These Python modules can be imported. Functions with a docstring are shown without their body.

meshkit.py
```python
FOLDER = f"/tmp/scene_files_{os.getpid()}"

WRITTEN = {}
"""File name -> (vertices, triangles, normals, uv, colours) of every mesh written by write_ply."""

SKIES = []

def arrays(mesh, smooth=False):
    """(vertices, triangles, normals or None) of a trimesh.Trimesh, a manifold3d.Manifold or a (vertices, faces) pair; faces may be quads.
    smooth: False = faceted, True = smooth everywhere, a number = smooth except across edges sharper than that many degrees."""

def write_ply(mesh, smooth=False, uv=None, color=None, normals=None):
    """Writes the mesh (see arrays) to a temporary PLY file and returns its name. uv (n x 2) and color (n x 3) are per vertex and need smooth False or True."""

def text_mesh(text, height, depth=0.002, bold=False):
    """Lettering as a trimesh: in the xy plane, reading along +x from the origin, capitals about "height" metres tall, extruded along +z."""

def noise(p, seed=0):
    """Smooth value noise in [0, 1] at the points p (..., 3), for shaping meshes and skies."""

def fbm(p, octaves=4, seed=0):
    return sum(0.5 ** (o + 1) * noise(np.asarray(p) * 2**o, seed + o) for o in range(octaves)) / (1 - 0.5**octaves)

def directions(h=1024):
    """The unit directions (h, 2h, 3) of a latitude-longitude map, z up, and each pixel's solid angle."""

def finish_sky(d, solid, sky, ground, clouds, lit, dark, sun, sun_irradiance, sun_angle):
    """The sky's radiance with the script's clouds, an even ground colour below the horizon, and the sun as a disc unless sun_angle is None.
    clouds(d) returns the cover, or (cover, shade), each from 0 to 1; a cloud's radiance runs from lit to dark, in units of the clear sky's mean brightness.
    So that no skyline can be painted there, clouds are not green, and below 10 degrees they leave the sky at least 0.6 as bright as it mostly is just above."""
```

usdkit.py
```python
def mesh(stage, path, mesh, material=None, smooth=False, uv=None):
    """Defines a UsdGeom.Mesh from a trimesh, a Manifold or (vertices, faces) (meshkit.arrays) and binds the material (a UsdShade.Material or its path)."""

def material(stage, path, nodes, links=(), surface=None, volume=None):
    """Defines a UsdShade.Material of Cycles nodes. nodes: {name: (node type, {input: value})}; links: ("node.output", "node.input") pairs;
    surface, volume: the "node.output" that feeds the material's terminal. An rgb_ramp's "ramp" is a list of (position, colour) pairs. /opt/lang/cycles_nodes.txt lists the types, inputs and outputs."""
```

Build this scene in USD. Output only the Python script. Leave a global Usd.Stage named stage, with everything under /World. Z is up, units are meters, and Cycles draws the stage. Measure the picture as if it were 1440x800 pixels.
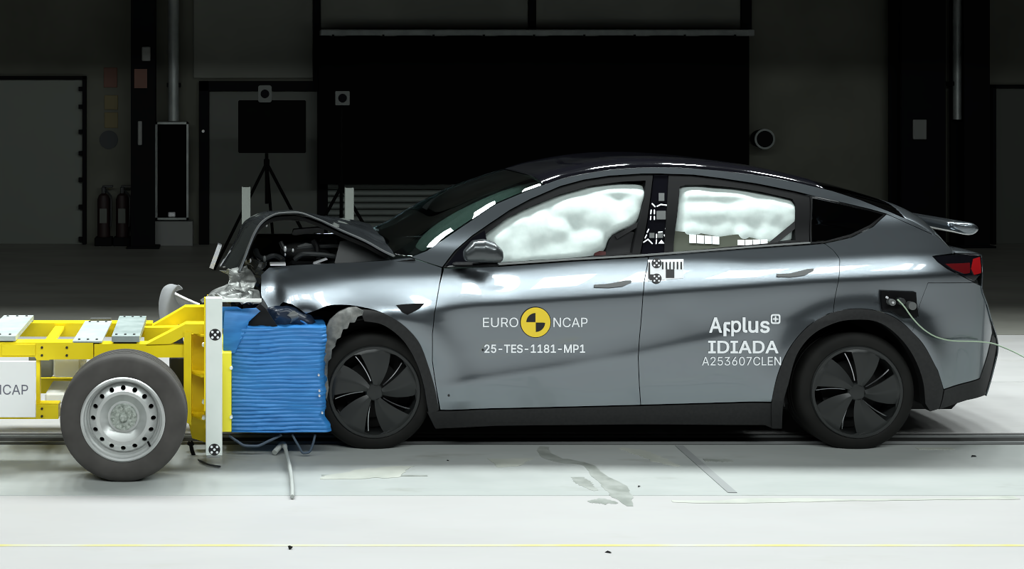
import math, random
import numpy as np
import trimesh, shapely, manifold3d, usdkit, meshkit
from shapely.geometry import Polygon, LineString, Point, box as sbox
from shapely import affinity
from scipy.spatial import Delaunay
from scipy.interpolate import RectBivariateSpline
from scipy.ndimage import gaussian_filter
from pxr import Usd, UsdGeom, UsdLux, UsdShade, Gf, Sdf, Vt

rng = np.random.default_rng(7)
random.seed(7)
stage = Usd.Stage.CreateInMemory()
UsdGeom.SetStageUpAxis(stage, UsdGeom.Tokens.z)
UsdGeom.SetStageMetersPerUnit(stage, 1.0)
UsdGeom.Xform.Define(stage, '/World')

# ------------------------------------------------------------------ camera (a cropped, shifted long-lens view across the test track)
F, CX, CY = 1800.0, 315.0, 135.0          # focal length and principal point in pixels of a 1440 x 800 frame
CAM_Y, CAM_Z = -7.5, 2.0875
cam = UsdGeom.Camera.Define(stage, '/World/camera')
FL = 50.0
HA = FL * 1440 / F
cam.CreateFocalLengthAttr(FL)
cam.CreateHorizontalApertureAttr(HA)
cam.CreateVerticalApertureAttr(HA * 800 / 1440)
cam.CreateHorizontalApertureOffsetAttr((720 - CX) / 1440 * HA)
cam.CreateVerticalApertureOffsetAttr(-(400 - CY) / 1440 * HA)
cam.CreateClippingRangeAttr(Gf.Vec2f(0.1, 200))
cam.AddTranslateOp().Set((0, CAM_Y, CAM_Z))
cam.AddRotateXOp().Set(90)
cam.CreateExposureAttr(0.0)

# ------------------------------------------------------------------ light: two banks of LED flood panels over the crash zone, no daylight
def flood(n, x, y, z, w, h, tilt, power):
    L = UsdLux.RectLight.Define(stage, '/World/flood_light_%03d' % n)
    L.CreateWidthAttr(w); L.CreateHeightAttr(h)
    L.CreateIntensityAttr(power); L.CreateNormalizeAttr(False)
    L.CreateColorAttr(Gf.Vec3f(0.93, 1.0, 0.99))
    L.AddTranslateOp().Set((x, y, z)); L.AddRotateXOp().Set(tilt)
n = 0
for i in range(15):
    flood(n := n + 1, -5.6 + 1.0 * i, -5.4, 5.2, 0.56, 1.2, 4, 27.5)
for i in range(11):
    flood(n := n + 1, -3.4 + 1.1 * i, 1.65, 5.4, 0.50, 0.85, -10, 74.0)
dome = UsdLux.DomeLight.Define(stage, '/World/hall_ambient')
dome.CreateIntensityAttr(0.004)

# ------------------------------------------------------------------ helpers
_used = {}
def numbered(parent, name):
    k = (parent, name)
    n = _used.get(k, 0); _used[k] = n + 1
    return name if n == 0 else '%s_%03d' % (name, n)

def tag(prim, label=None, cat=None, group=None, kind=None):
    for k, v in (('label', label), ('category', cat), ('group', group), ('kind', kind)):
        if v: prim.SetCustomDataByKey(k, v)
    return prim

def thing(name, label, cat, loc=(0, 0, 0), group=None, parent=None, kind=None):
    base = str(parent.GetPath()) if parent else '/World'
    x = UsdGeom.Xform.Define(stage, base + '/' + numbered(base, name))
    if any(loc): x.AddTranslateOp().Set(tuple(map(float, loc)))
    return tag(x.GetPrim(), label, cat, group, kind)

def obj(name, mesh, mat, parent=None, label=None, smooth=30, cat=None, group=None, kind=None, normals=None):
    """One Mesh prim. mesh: trimesh / Manifold / (v, f), world coordinates relative to the parent."""
    base = str(parent.GetPath()) if parent else '/World'
    path = base + '/' + numbered(base, name)
    if isinstance(mesh, list): mesh = cat_(mesh)
    if normals is not None:
        v, f = mesh
        m = usdkit.mesh(stage, path, (v, f), M[mat], smooth=False)
        m.CreateNormalsAttr(Vt.Vec3fArray.FromNumpy(np.asarray(normals, np.float32)))
        m.SetNormalsInterpolation('vertex')
    else:
        m = usdkit.mesh(stage, path, mesh, M[mat], smooth=smooth)
    return tag(m.GetPrim(), label, cat, group, kind)

def tm(mesh):
    if isinstance(mesh, trimesh.Trimesh): return mesh
    v, f, _ = meshkit.arrays(mesh)
    return trimesh.Trimesh(v, f, process=False)
def cat_(ms): return trimesh.util.concatenate([tm(m) for m in ms])

def P(px, py, Y):
    d = Y - CAM_Y
    return np.array([(px - CX) * d / F, Y, CAM_Z - (py - CY) * d / F])
def PX(pts, Y):
    """picture points -> (X, Z) on the plane at depth Y"""
    return [(float(q[0]), float(q[2])) for q in (P(a, b, Y) for a, b in pts)]
def S(Y): return (Y - CAM_Y) / F           # metres per pixel at depth Y
def FLOOR(px, py):
    d = F * CAM_Z / (py - CY)
    return np.array([(px - CX) * d / F, d + CAM_Y, 0.0])

def boxm(x0, x1, y0, y1, z0, z1, bevel=0.0):
    e = [x1 - x0, y1 - y0, z1 - z0]
    c = [(x0 + x1) / 2, (y0 + y1) / 2, (z0 + z1) / 2]
    b = min(bevel, min(abs(t) for t in e) * 0.45)
    if b <= 0:
        m = trimesh.creation.box(e); m.apply_translation(c); return m
    pts = []
    for sx in (-1, 1):
        for sy in (-1, 1):
            for sz in (-1, 1):
                h = [sx * e[0] / 2, sy * e[1] / 2, sz * e[2] / 2]
                for k in range(3):
                    q = list(h)
                    for j in range(3):
                        if j != k: q[j] -= math.copysign(b, q[j])
                    pts.append([q[i] + c[i] for i in range(3)])
    return trimesh.convex.convex_hull(np.array(pts))

def extr(poly, y0, y1):
    """(X, Z) polygon(s) extruded in depth from y0 to y1"""
    g = poly if hasattr(poly, 'geom_type') else Polygon(poly)
    if not g.is_valid: g = g.buffer(0)
    out = []
    for q in getattr(g, 'geoms', [g]):
        m = trimesh.creation.extrude_polygon(q, abs(y1 - y0), engine='earcut')
        v = m.vertices.copy()
        m2 = trimesh.Trimesh(np.c_[v[:, 0], max(y0, y1) - v[:, 2], v[:, 1]], m.faces, process=False)
        out.append(m2)
    m = trimesh.util.concatenate(out)
    if m.volume < 0: m.invert()
    return m
def ext(pts, Y0, Y1):
    return extr(PX(pts, Y0), Y0, Y1)

def flat(pts, z0, z1):
    """(X, Y) polygon extruded upwards"""
    g = pts if hasattr(pts, 'geom_type') else Polygon(pts).buffer(0)
    out = []
    for q in getattr(g, 'geoms', [g]):
        m = trimesh.creation.extrude_polygon(q, z1 - z0, engine='earcut'); m.apply_translation([0, 0, z0]); out.append(m)
    return trimesh.util.concatenate(out)

def spline(pts, n=40):
    from scipy.interpolate import PchipInterpolator
    pts = np.asarray(pts, float)
    t = np.r_[0, np.cumsum(np.linalg.norm(np.diff(pts, axis=0), axis=1))]
    return PchipInterpolator(t, pts)(np.linspace(0, t[-1], n))

def tube(pts, r, sides=8, n=None):
    pts = np.asarray(pts, float)
    if n: pts = spline(pts, n)
    T = np.gradient(pts, axis=0); T /= np.linalg.norm(T, axis=1, keepdims=True)
    up = np.array([0.31, 0.2, 0.93]); rings = []
    a = np.linspace(0, 2 * np.pi, sides, endpoint=False)
    R = np.broadcast_to(r, len(pts))
    for p, t, rr in zip(pts, T, R):
        u = np.cross(t, up); u /= np.linalg.norm(u); w = np.cross(t, u)
        rings.append(p + rr * (np.cos(a)[:, None] * u + np.sin(a)[:, None] * w))
    v = np.vstack(rings + [pts[:1], pts[-1:]]); f = []
    N = len(pts)
    for i in range(N - 1):
        for j in range(sides):
            k = (j + 1) % sides
            f += [[i * sides + j, i * sides + k, (i + 1) * sides + k], [i * sides + j, (i + 1) * sides + k, (i + 1) * sides + j]]
    for j in range(sides):
        k = (j + 1) % sides
        f += [[N * sides, k, j], [N * sides + 1, (N - 1) * sides + j, (N - 1) * sides + k]]
    m = trimesh.Trimesh(v, f, process=False)
    if m.volume < 0: m.invert()
    return m

def lathe(prof, seg=64, closed=True):
    """profile of (radius, depth) revolved about the Y axis through the origin; depth -> Y"""
    prof = np.asarray(prof, float)
    a = np.linspace(0, 2 * np.pi, seg, endpoint=False)
    n = len(prof)
    v = np.stack([prof[None, :, 0] * np.cos(a)[:, None], np.broadcast_to(prof[None, :, 1], (seg, n)), prof[None, :, 0] * np.sin(a)[:, None]], -1).reshape(-1, 3)
    f = []
    for i in range(seg):
        k = (i + 1) % seg
        for j in range(n if closed else n - 1):
            l = (j + 1) % n
            f += [[i * n + j, k * n + j, k * n + l], [i * n + j, k * n + l, i * n + l]]
    m = trimesh.Trimesh(v, f, process=True)
    m.update_faces(m.nondegenerate_faces())
    if closed and m.volume < 0: m.invert()
    return m

def cyl(c, r, y0, y1, seg=24, r2=None):
    """disc / cylinder with its axis along Y, centred at (X, Z) = c"""
    r2 = r if r2 is None else r2
    m = lathe([(1e-4, y0), (r, y0), (r2, y1), (1e-4, y1)], seg)
    m.apply_translation([c[0], 0, c[1]])
    return m

def fillpoly(poly, step):
    """boundary-true triangulation of a shapely polygon with inner points; returns v2, f, rings(list of index arrays)"""
    pts, rings, base = [], [], 0
    for ring in [poly.exterior, *poly.interiors]:
        L = ring.length; n = max(8, int(math.ceil(L / (step * 0.7))))
        cs = np.array(ring.coords)[:-1]
        d = np.array([ring.project(Point(c)) for c in cs])
        t = np.unique(np.r_[np.linspace(0, L, n, endpoint=False), d])
        keep = [t[0]]
        for q in t[1:]:
            if q - keep[-1] > step * 0.12: keep.append(q)
        q = np.array([ring.interpolate(s).coords[0] for s in keep])
        pts.append(q); rings.append(np.arange(base, base + len(q))); base += len(q)
    x0, y0, x1, y1 = poly.bounds
    gx, gy = np.meshgrid(np.arange(x0, x1, step), np.arange(y0, y1, step * 0.87))
    gx = gx + (np.arange(gx.shape[0]) % 2)[:, None] * step / 2
    g = np.c_[gx.ravel(), gy.ravel()]
    inner = poly.buffer(-step * 0.45)
    if not inner.is_empty:
        g = g[shapely.contains_xy(inner, g[:, 0], g[:, 1])]; pts.append(g)
    p = np.vstack(pts)
    tri = Delaunay(p).simplices
    c = p[tri].mean(1)
    tri = tri[shapely.contains_xy(poly, c[:, 0], c[:, 1])]
    a = p[tri]; ar = np.cross(a[:, 1] - a[:, 0], a[:, 2] - a[:, 0])
    tri = tri[np.abs(ar) > 1e-9]; ar = ar[np.abs(ar) > 1e-9]
    tri[ar < 0] = tri[ar < 0][:, ::-1]
    return p, tri, rings

def grid_mesh(G, flip=False):
    """G: (n, m, 3) grid of points -> (v, f)"""
    n, m = G.shape[:2]
    i = np.arange(n * m).reshape(n, m)
    a, b, c, d = i[:-1, :-1].ravel(), i[1:, :-1].ravel(), i[1:, 1:].ravel(), i[:-1, 1:].ravel()
    f = np.vstack([np.c_[a, b, c], np.c_[a, c, d]])
    return G.reshape(-1, 3), f[:, ::-1] if flip else f

def loft(rows, n_u=40, n_v=16, thick=0.0, flip=False):
    """smooth surface through polylines (rows); optional thickness along the mean normal. closed when thick > 0"""
    rows = np.array([spline(r, n_u) for r in rows])
    from scipy.interpolate import PchipInterpolator
    G = PchipInterpolator(np.linspace(0, 1, len(rows)), rows, axis=0)(np.linspace(0, 1, n_v))
    return shell(G, thick, flip)
def shell(G, thick=0.0, flip=False):
    v, f = grid_mesh(G, flip)
    if thick == 0: return trimesh.Trimesh(v, f, process=False)
    m = trimesh.Trimesh(v, f, process=False)
    N = m.vertex_normals
    v2 = v - N * thick
    n_, m_ = G.shape[:2]; i = np.arange(n_ * m_).reshape(n_, m_)
    loop = np.r_[i[0, :], i[1:, -1], i[-1, -2::-1], i[-2:0:-1, 0]]
    k = len(v); nx = np.roll(loop, -1)
    side = np.vstack([np.c_[loop, nx, nx + k], np.c_[loop, nx + k, loop + k]])
    m = trimesh.Trimesh(np.vstack([v, v2]), np.vstack([f, f[:, ::-1] + k, side]), process=False)
    trimesh.repair.fix_winding(m)
    return m

# ------------------------------------------------------------------ materials
M = {}
def mat(name, nodes, links=(), surface='p.BSDF'):
    M[name] = usdkit.material(stage, '/World/Looks/' + name, nodes, links, surface=surface)
def plain(name, color, rough=0.5, metal=0.0, **kw):
    mat(name, {'p': ('principled_bsdf', dict(base_color=color, roughness=rough, metallic=metal, **kw))})
def grained(name, c1, c2, scale, rough=0.5, metal=0.0, bump=0.0, detail=4.0, lo=0.35, hi=0.65, mapscale=(1, 1, 1), **kw):
    nodes = {'g': ('texture_coordinate', {}), 'm': ('mapping', {'scale': mapscale}), 'n': ('noise_texture', {'scale': scale, 'detail': detail}),
             'r': ('rgb_ramp', {'ramp': [(lo, c1), (hi, c2)]}), 'p': ('principled_bsdf', dict(roughness=rough, metallic=metal, **kw))}
    links = [('g.object', 'm.vector'), ('m.vector', 'n.vector'), ('n.fac', 'r.fac'), ('r.color', 'p.base_color')]
    if bump:
        nodes['b'] = ('bump', {'strength': 1.0, 'distance': bump})
        links += [('n.fac', 'b.height'), ('b.normal', 'p.normal')]
    mat(name, nodes, links)

plain('car_paint', (0.192, 0.216, 0.238), 0.29, 0.98, coat_weight=1.0, coat_roughness=0.015)
plain('black_gloss', (0.004, 0.004, 0.006), 0.08, 0.0, coat_weight=0.5)
plain('black_trim', (0.0035, 0.0035, 0.004), 0.55, specular_ior_level=0.1)
grained('black_cladding', (0.008, 0.008, 0.0085), (0.013, 0.013, 0.0135), 60, 0.5, specular_ior_level=0.35)
plain('black_void', (0.003, 0.003, 0.003), 0.9)
grained('rubber', (0.005, 0.005, 0.0046), (0.009, 0.0088, 0.008), 9, 0.7, specular_ior_level=0.2)
grained('trolley_rubber', (0.040, 0.037, 0.034), (0.058, 0.054, 0.050), 7, 0.8)
plain('wheel_cover', (0.017, 0.0185, 0.0185), 0.40, specular_ior_level=0.4)
plain('alloy', (0.45, 0.46, 0.48), 0.25, 1.0)
grained('wheel_silver', (0.44, 0.455, 0.45), (0.54, 0.555, 0.545), 5, 0.33, 0.5)
grained('hub_zinc', (0.22, 0.25, 0.22), (0.50, 0.54, 0.50), 60, 0.4, 0.5)
grained('airbag', (0.53, 0.61, 0.59), (0.575, 0.65, 0.63), 30, 0.85)
grained('yellow_paint', (0.86, 0.66, 0.010), (0.92, 0.73, 0.016), 4, 0.42, specular_ior_level=0.3)
plain('yellow_bright', (0.90, 0.80, 0.04), 0.5)
grained('blue_aluminium', (0.018, 0.155, 0.43), (0.03, 0.21, 0.54), 6, 0.42, 0.1, mapscale=(1, 1, 6))
grained('steel_dull', (0.26, 0.32, 0.31), (0.36, 0.42, 0.41), 9, 0.5, 0.1)
grained('steel_plate', (0.44, 0.51, 0.49), (0.54, 0.60, 0.58), 9, 0.45, 0.2)
grained('aluminium', (0.76, 0.82, 0.78), (0.86, 0.90, 0.87), 3, 0.45, 0.1)
plain('white_panel', (0.90, 0.91, 0.90), 0.5)
plain('white_vinyl', (0.88, 0.90, 0.93), 0.45)
plain('black_vinyl', (0.006, 0.005, 0.007), 0.5)
plain('yellow_vinyl', (0.86, 0.62, 0.03), 0.4)
plain('grey_text', (0.16, 0.16, 0.20), 0.5)
plain('red_lens', (0.30, 0.006, 0.008), 0.12, coat_weight=1.0)
plain('black_fabric', (0.010, 0.010, 0.011), 0.9)
plain('olive_fabric', (0.045, 0.052, 0.035), 0.85)
plain('red_fabric', (0.06, 0.008, 0.008), 0.8)
grained('crushed_metal', (0.10, 0.105, 0.10), (0.28, 0.29, 0.28), 14, 0.45, 0.5)
grained('torn_plastic', (0.11, 0.115, 0.11), (0.20, 0.20, 0.19), 25, 0.6)
plain('dark_part', (0.016, 0.018, 0.019), 0.5)
plain('mid_part', (0.10, 0.105, 0.105), 0.4)
plain('bright_part', (0.65, 0.66, 0.68), 0.3, 0.4)
plain('lamp_lens', (0.75, 0.76, 0.82), 0.12, coat_weight=1.0)
plain('cable_green', (0.36, 0.46, 0.34), 0.5)
plain('wire_blue', (0.05, 0.075, 0.11), 0.5)
grained('bumper_grey', (0.30, 0.31, 0.32), (0.36, 0.37, 0.38), 8, 0.45)
plain('hose_grey', (0.34, 0.36, 0.345), 0.7)
plain('mirror_paint', (0.07, 0.078, 0.083), 0.32, 0.7, coat_weight=0.6, coat_roughness=0.03)
plain('navy_part', (0.008, 0.016, 0.034), 0.35)
plain('red_lens_dark', (0.10, 0.004, 0.006), 0.15, coat_weight=1.0)
plain('matte_black', (0.0025, 0.0025, 0.0025), 0.95, specular_ior_level=0.1)
plain('dark_steel', (0.004, 0.004, 0.005), 0.8, specular_ior_level=0.15)
plain('dim_metal', (0.10, 0.11, 0.105), 0.6)
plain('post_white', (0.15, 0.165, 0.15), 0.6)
grained('galvanised', (0.26, 0.29, 0.28), (0.36, 0.39, 0.38), 5, 0.4, 0.3)
plain('shutter_metal', (0.17, 0.195, 0.18), 0.5)
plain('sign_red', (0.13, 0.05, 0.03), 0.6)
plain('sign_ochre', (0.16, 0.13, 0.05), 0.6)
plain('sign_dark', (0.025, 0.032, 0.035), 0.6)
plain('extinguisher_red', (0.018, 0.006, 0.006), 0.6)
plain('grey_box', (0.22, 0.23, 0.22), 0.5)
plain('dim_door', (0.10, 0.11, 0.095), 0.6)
grained('stain', (0.22, 0.235, 0.215), (0.33, 0.345, 0.325), 9, 0.35)
grained('stain_light', (0.33, 0.345, 0.31), (0.41, 0.42, 0.38), 5, 0.5)
plain('seam_dark', (0.015, 0.015, 0.014), 0.9)
plain('rail_slot', (0.02, 0.02, 0.02), 0.8)
plain('strip_grey', (0.25, 0.26, 0.26), 0.5)
mat('line_yellow', {'g': ('texture_coordinate', {}), 'n': ('noise_texture', {'scale': 2.2, 'detail': 5.0}), 'r': ('rgb_ramp', {'ramp': [(0.40, (0.44, 0.44, 0.38)), (0.62, (0.47, 0.43, 0.15))]}), 'p': ('principled_bsdf', {'roughness': 0.5})},
    [('g.object', 'n.vector'), ('n.fac', 'r.fac'), ('r.color', 'p.base_color')])
mat('window_glass', {'t': ('transparent_bsdf', {'color': (0.42, 0.475, 0.455)}), 'g': ('glossy_bsdf', {'color': (0.95, 0.95, 1.0), 'roughness': 0.015}), 'w': ('layer_weight', {'blend': 0.5}), 'q': ('math', {'math_type': 'power', 'value2': 4.0}), 'f': ('math', {'math_type': 'multiply_add', 'value2': 0.85, 'value3': 0.05}), 'mix': ('mix_closure', {})},
    [('w.facing', 'q.value1'), ('q.value', 'f.value1'), ('f.value', 'mix.fac'), ('t.BSDF', 'mix.closure1'), ('g.BSDF', 'mix.closure2')], surface='mix.closure')
mat('tinted_glass', {'t': ('transparent_bsdf', {'color': (0.015, 0.018, 0.02)}), 'g': ('glossy_bsdf', {'color': (0.9, 0.9, 1.0), 'roughness': 0.02}), 'w': ('layer_weight', {'blend': 0.5}), 'q': ('math', {'math_type': 'power', 'value2': 4.0}), 'f': ('math', {'math_type': 'multiply_add', 'value2': 0.85, 'value3': 0.05}), 'mix': ('mix_closure', {})},
    [('w.facing', 'q.value1'), ('q.value', 'f.value1'), ('f.value', 'mix.fac'), ('t.BSDF', 'mix.closure1'), ('g.BSDF', 'mix.closure2')], surface='mix.closure')
# floors: white painted concrete in front, pale steel plates under the track
def floor_mat(name, a, b, dirt, rough):
    mat(name, {'g': ('geometry', {}), 'm': ('mapping', {'scale': (0.5, 1.6, 1.0)}), 'n': ('noise_texture', {'scale': 1.3, 'detail': 6.0, 'roughness': 0.6}),
               'n2': ('noise_texture', {'scale': 2.3, 'detail': 5.0, 'roughness': 0.65}), 'r': ('rgb_ramp', {'ramp': [(0.36, a), (0.62, b)]}),
               'r2': ('rgb_ramp', {'ramp': [(0.60, (0, 0, 0)), (0.74, (1, 1, 1))]}), 'k': ('rgb_to_bw', {}), 'x': ('mix_color', {'b': dirt}), 'p': ('principled_bsdf', {'roughness': rough, 'specular_ior_level': 0.35})},
        [('g.position', 'm.vector'), ('m.vector', 'n.vector'), ('m.vector', 'n2.vector'), ('n.fac', 'r.fac'), ('n2.fac', 'r2.fac'), ('r2.color', 'k.color'), ('k.val', 'x.fac'), ('r.color', 'x.a'), ('x.result', 'p.base_color')])
floor_mat('floor_white', (0.355, 0.348, 0.345), (0.375, 0.368, 0.365), (0.345, 0.338, 0.325), 0.55)
floor_mat('floor_steel', (0.315, 0.335, 0.325), (0.365, 0.38, 0.37), (0.27, 0.28, 0.26), 0.45)
floor_mat('floor_hall_unlit', (0.22, 0.22, 0.195), (0.27, 0.27, 0.24), (0.18, 0.18, 0.16), 0.5)  # hall floor beyond the lamps, colour darkened to paint the light falling off
floor_mat('plate_lit', (0.42, 0.415, 0.41), (0.48, 0.475, 0.47), (0.40, 0.39, 0.37), 0.5)  # paler copy for the rear plates, stronger lamp light painted in
grained('wall_paint', (0.11, 0.115, 0.09), (0.145, 0.15, 0.12), 1.2, 0.8)
grained('wall_panel', (0.17, 0.18, 0.155), (0.21, 0.22, 0.19), 1.0, 0.7)
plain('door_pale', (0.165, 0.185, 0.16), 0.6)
# ================================================================== SETTING: the test hall
YW = 10.6                                       # back wall depth
def wx(px, Y=YW): return (px - CX) * S(Y)
def wz(py, Y=YW): return CAM_Z - (py - CY) * S(Y)
XL, XR = -9.0, 16.0
Y_SEAM = -0.81
floor_p = tag(UsdGeom.Xform.Define(stage, '/World/floor').GetPrim(), 'pale concrete and steel-plate floor of the test hall', kind='structure')
obj('front_slab', boxm(XL, XR, -12.0, Y_SEAM - 0.006, -0.2, 0.0), 'floor_white', floor_p, 'white painted concrete slab along the front')
obj('sub_floor', boxm(XL, XR, Y_SEAM - 0.006, 3.7, -0.2, -0.012), 'seam_dark', floor_p, smooth=False)
xs = [-9.0, -3.2, 6.4, 16.0]
for (y0, y1) in ((Y_SEAM, 0.17), (0.44, 1.85), (1.86, 3.69)):
    for a, b in zip(xs[:-1], xs[1:]):
        obj('floor_plate', boxm(a + 0.004, b - 0.004, y0 + 0.003, y1 - 0.003, -0.012, 0.0, 0.003), 'floor_steel' if y0 < 0 else 'plate_lit', floor_p, smooth=False)  # rear rows take the paler copy, painted as more strongly lit
obj('rear_slab', boxm(XL, XR, 3.7, YW + 0.4, -0.2, 0.0), 'floor_hall_unlit', floor_p)  # starts where the lamp light fades; its dark colour paints that shade
obj('drive_rail', [boxm(XL, XR, 0.225, 0.240, -0.012, 0.001), boxm(XL, XR, 0.37, 0.385, -0.012, 0.001)], 'strip_grey', floor_p, 'steel edges of the tow rail slot', smooth=False)
def floor_poly(pts, wob=0.0, seed=1):
    q = np.array([FLOOR(a, b)[:2] for a, b in pts])
    g = Polygon(q).buffer(0)
    if wob:
        L = g.exterior.length; t = np.linspace(0, L, 90, endpoint=False)
        c = np.array([g.exterior.interpolate(s).coords[0] for s in t])
        k = meshkit.fbm(np.c_[c * 9, np.zeros(len(c))], 3, seed) - 0.5
        cc = c.mean(0); d = c - cc; d /= np.linalg.norm(d, axis=1, keepdims=True) + 1e-9
        g = Polygon(c + d * k[:, None] * wob).buffer(0)
    return g
def floor_path(pts, w, seed=1, wob=0.35):
    q = spline([FLOOR(a, b)[:2] for a, b in pts], 60)
    k = 1 + (meshkit.fbm(np.c_[np.arange(60) * 0.35, np.zeros(60), np.zeros(60)], 3, seed) - 0.5) * 2 * wob
    d = np.gradient(q, axis=0); nrm = np.c_[-d[:, 1], d[:, 0]]; nrm /= np.linalg.norm(nrm, axis=1, keepdims=True)
    hw = np.broadcast_to(np.asarray(w) if np.ndim(w) == 0 else np.interp(np.linspace(0, 1, 60), np.linspace(0, 1, len(w)), w), 60) * k / 2
    return Polygon(np.vstack([q + nrm * hw[:, None], (q - nrm * hw[:, None])[::-1]])).buffer(0)
Yl = FLOOR(720, 767)[1]
obj('line_marking', boxm(XL, XR, Yl - 0.012, Yl + 0.012, -0.01, 0.0015), 'line_yellow', floor_p, 'faded yellow line along the front edge')
a, b = FLOOR(955, 627), FLOOR(1030, 693)
u = np.array([b[1] - a[1], -(b[0] - a[0])]); u = u / np.linalg.norm(u) * 0.024
obj('cover_strip', flat([a[:2] + u, b[:2] + u, b[:2] - u, a[:2] - u], 0.0, 0.004), 'strip_grey', floor_p, 'grey metal strip running across the plates')
stain_specs = [
    ('dark winding coolant trail on the floor under the front door', [floor_path([(766, 628), (767, 638), (785, 647), (815, 651), (830, 656), (841, 668), (862, 682), (876, 700), (886, 712)], [0.07, 0.08, 0.09, 0.07, 0.06, 0.10, 0.14, 0.10, 0.03], 3), floor_path([(812, 671), (822, 680), (838, 690)], [0.07, 0.08, 0.03], 5), floor_path([(828, 706), (850, 705), (868, 708)], [0.03, 0.09, 0.03], 6)], 'stain'),
    ('faint long wet streak right of the coolant trail', [floor_path([(872, 630), (905, 638), (930, 648), (955, 656)], [0.05, 0.11, 0.10, 0.03], 8)], 'stain_light'),
    ('small grey scuff on the plates left of the coolant trail', [floor_poly([(686, 645), (748, 645), (730, 657), (700, 657)], 0.08, 4)], 'stain_light'),
    ('brown scrape line on the plates behind the blue barrier', [floor_path([(452, 668.5), (530, 669), (601, 669)], 0.022, 9, 0.2)], 'stain'),
    ('yellowish smear beside the scrape line near the front tyre', [floor_poly([(450, 674), (560, 671), (585, 655), (545, 655), (460, 668)], 0.10, 11)], 'stain_light'),
    ('long grey smear on the seam right of the cover strip', [floor_path([(945, 705), (1010, 706), (1060, 704), (1240, 703), (1430, 700)], [0.03, 0.07, 0.03, 0.02, 0.05], 12)], 'stain_light'),
    ('short dark scuff in front of the rear wheel', [floor_path([(990, 647), (1030, 648)], 0.05, 13)], 'stain'),
    ('dull smear on the plates under the tail of the car', [floor_path([(1290, 631), (1340, 631)], 0.04, 14)], 'stain_light')]
for i, (lab, shapes, m_) in enumerate(stain_specs):
    obj('floor_stain', [flat(s, 0.0, 0.0012 + 0.0002 * i) for s in shapes], m_, None, lab, cat='stain', smooth=False)
def debris(px, py, r, seed, lab):
    c = FLOOR(px, py); g = np.random.default_rng(seed)
    p = g.normal(size=(14, 3)) * [r, r * 0.8, r * 0.6]; p[:, 2] += -p[:, 2].min()
    h = trimesh.convex.convex_hull(p); h.apply_translation(c); obj('debris', h, 'black_trim', None, lab, smooth=False, cat='debris', group='debris on the floor')
debris(1369, 642, 0.0070, 1, 'small black wedge of debris behind the rear wheel')
debris(410, 772, 0.0070, 2, 'tiny flat dark fragment on the yellow line below the barrier')
debris(855, 777, 0.0050, 3, 'tiny dark fragment in front of the yellow line')
debris(898, 685, 0.0040, 4, 'tiny dark chip on the plates right of the coolant trail')
debris(630, 558 + 90, 0.0040, 5, 'tiny dark chip on the plates behind the front wheel')

# pale hose lying over the floor in front of the barrier
q = [FLOOR(386, 641) + [0, 0, .02], FLOOR(398, 636) + [0, 0, .05], FLOOR(404, 650) + [0, 0, .035], FLOOR(409, 672) + [0, 0, .026], FLOOR(411, 690) + [0, 0, .018], FLOOR(411, 702) + [0, 0, .014]]
obj('floor_hose', tube(q, [0.016] * 8 + [0.011] * 32, 10, 40), 'hose_grey', None, 'pale crumpled hose lying on the floor in front of the blue barrier', cat='hose')

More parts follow.
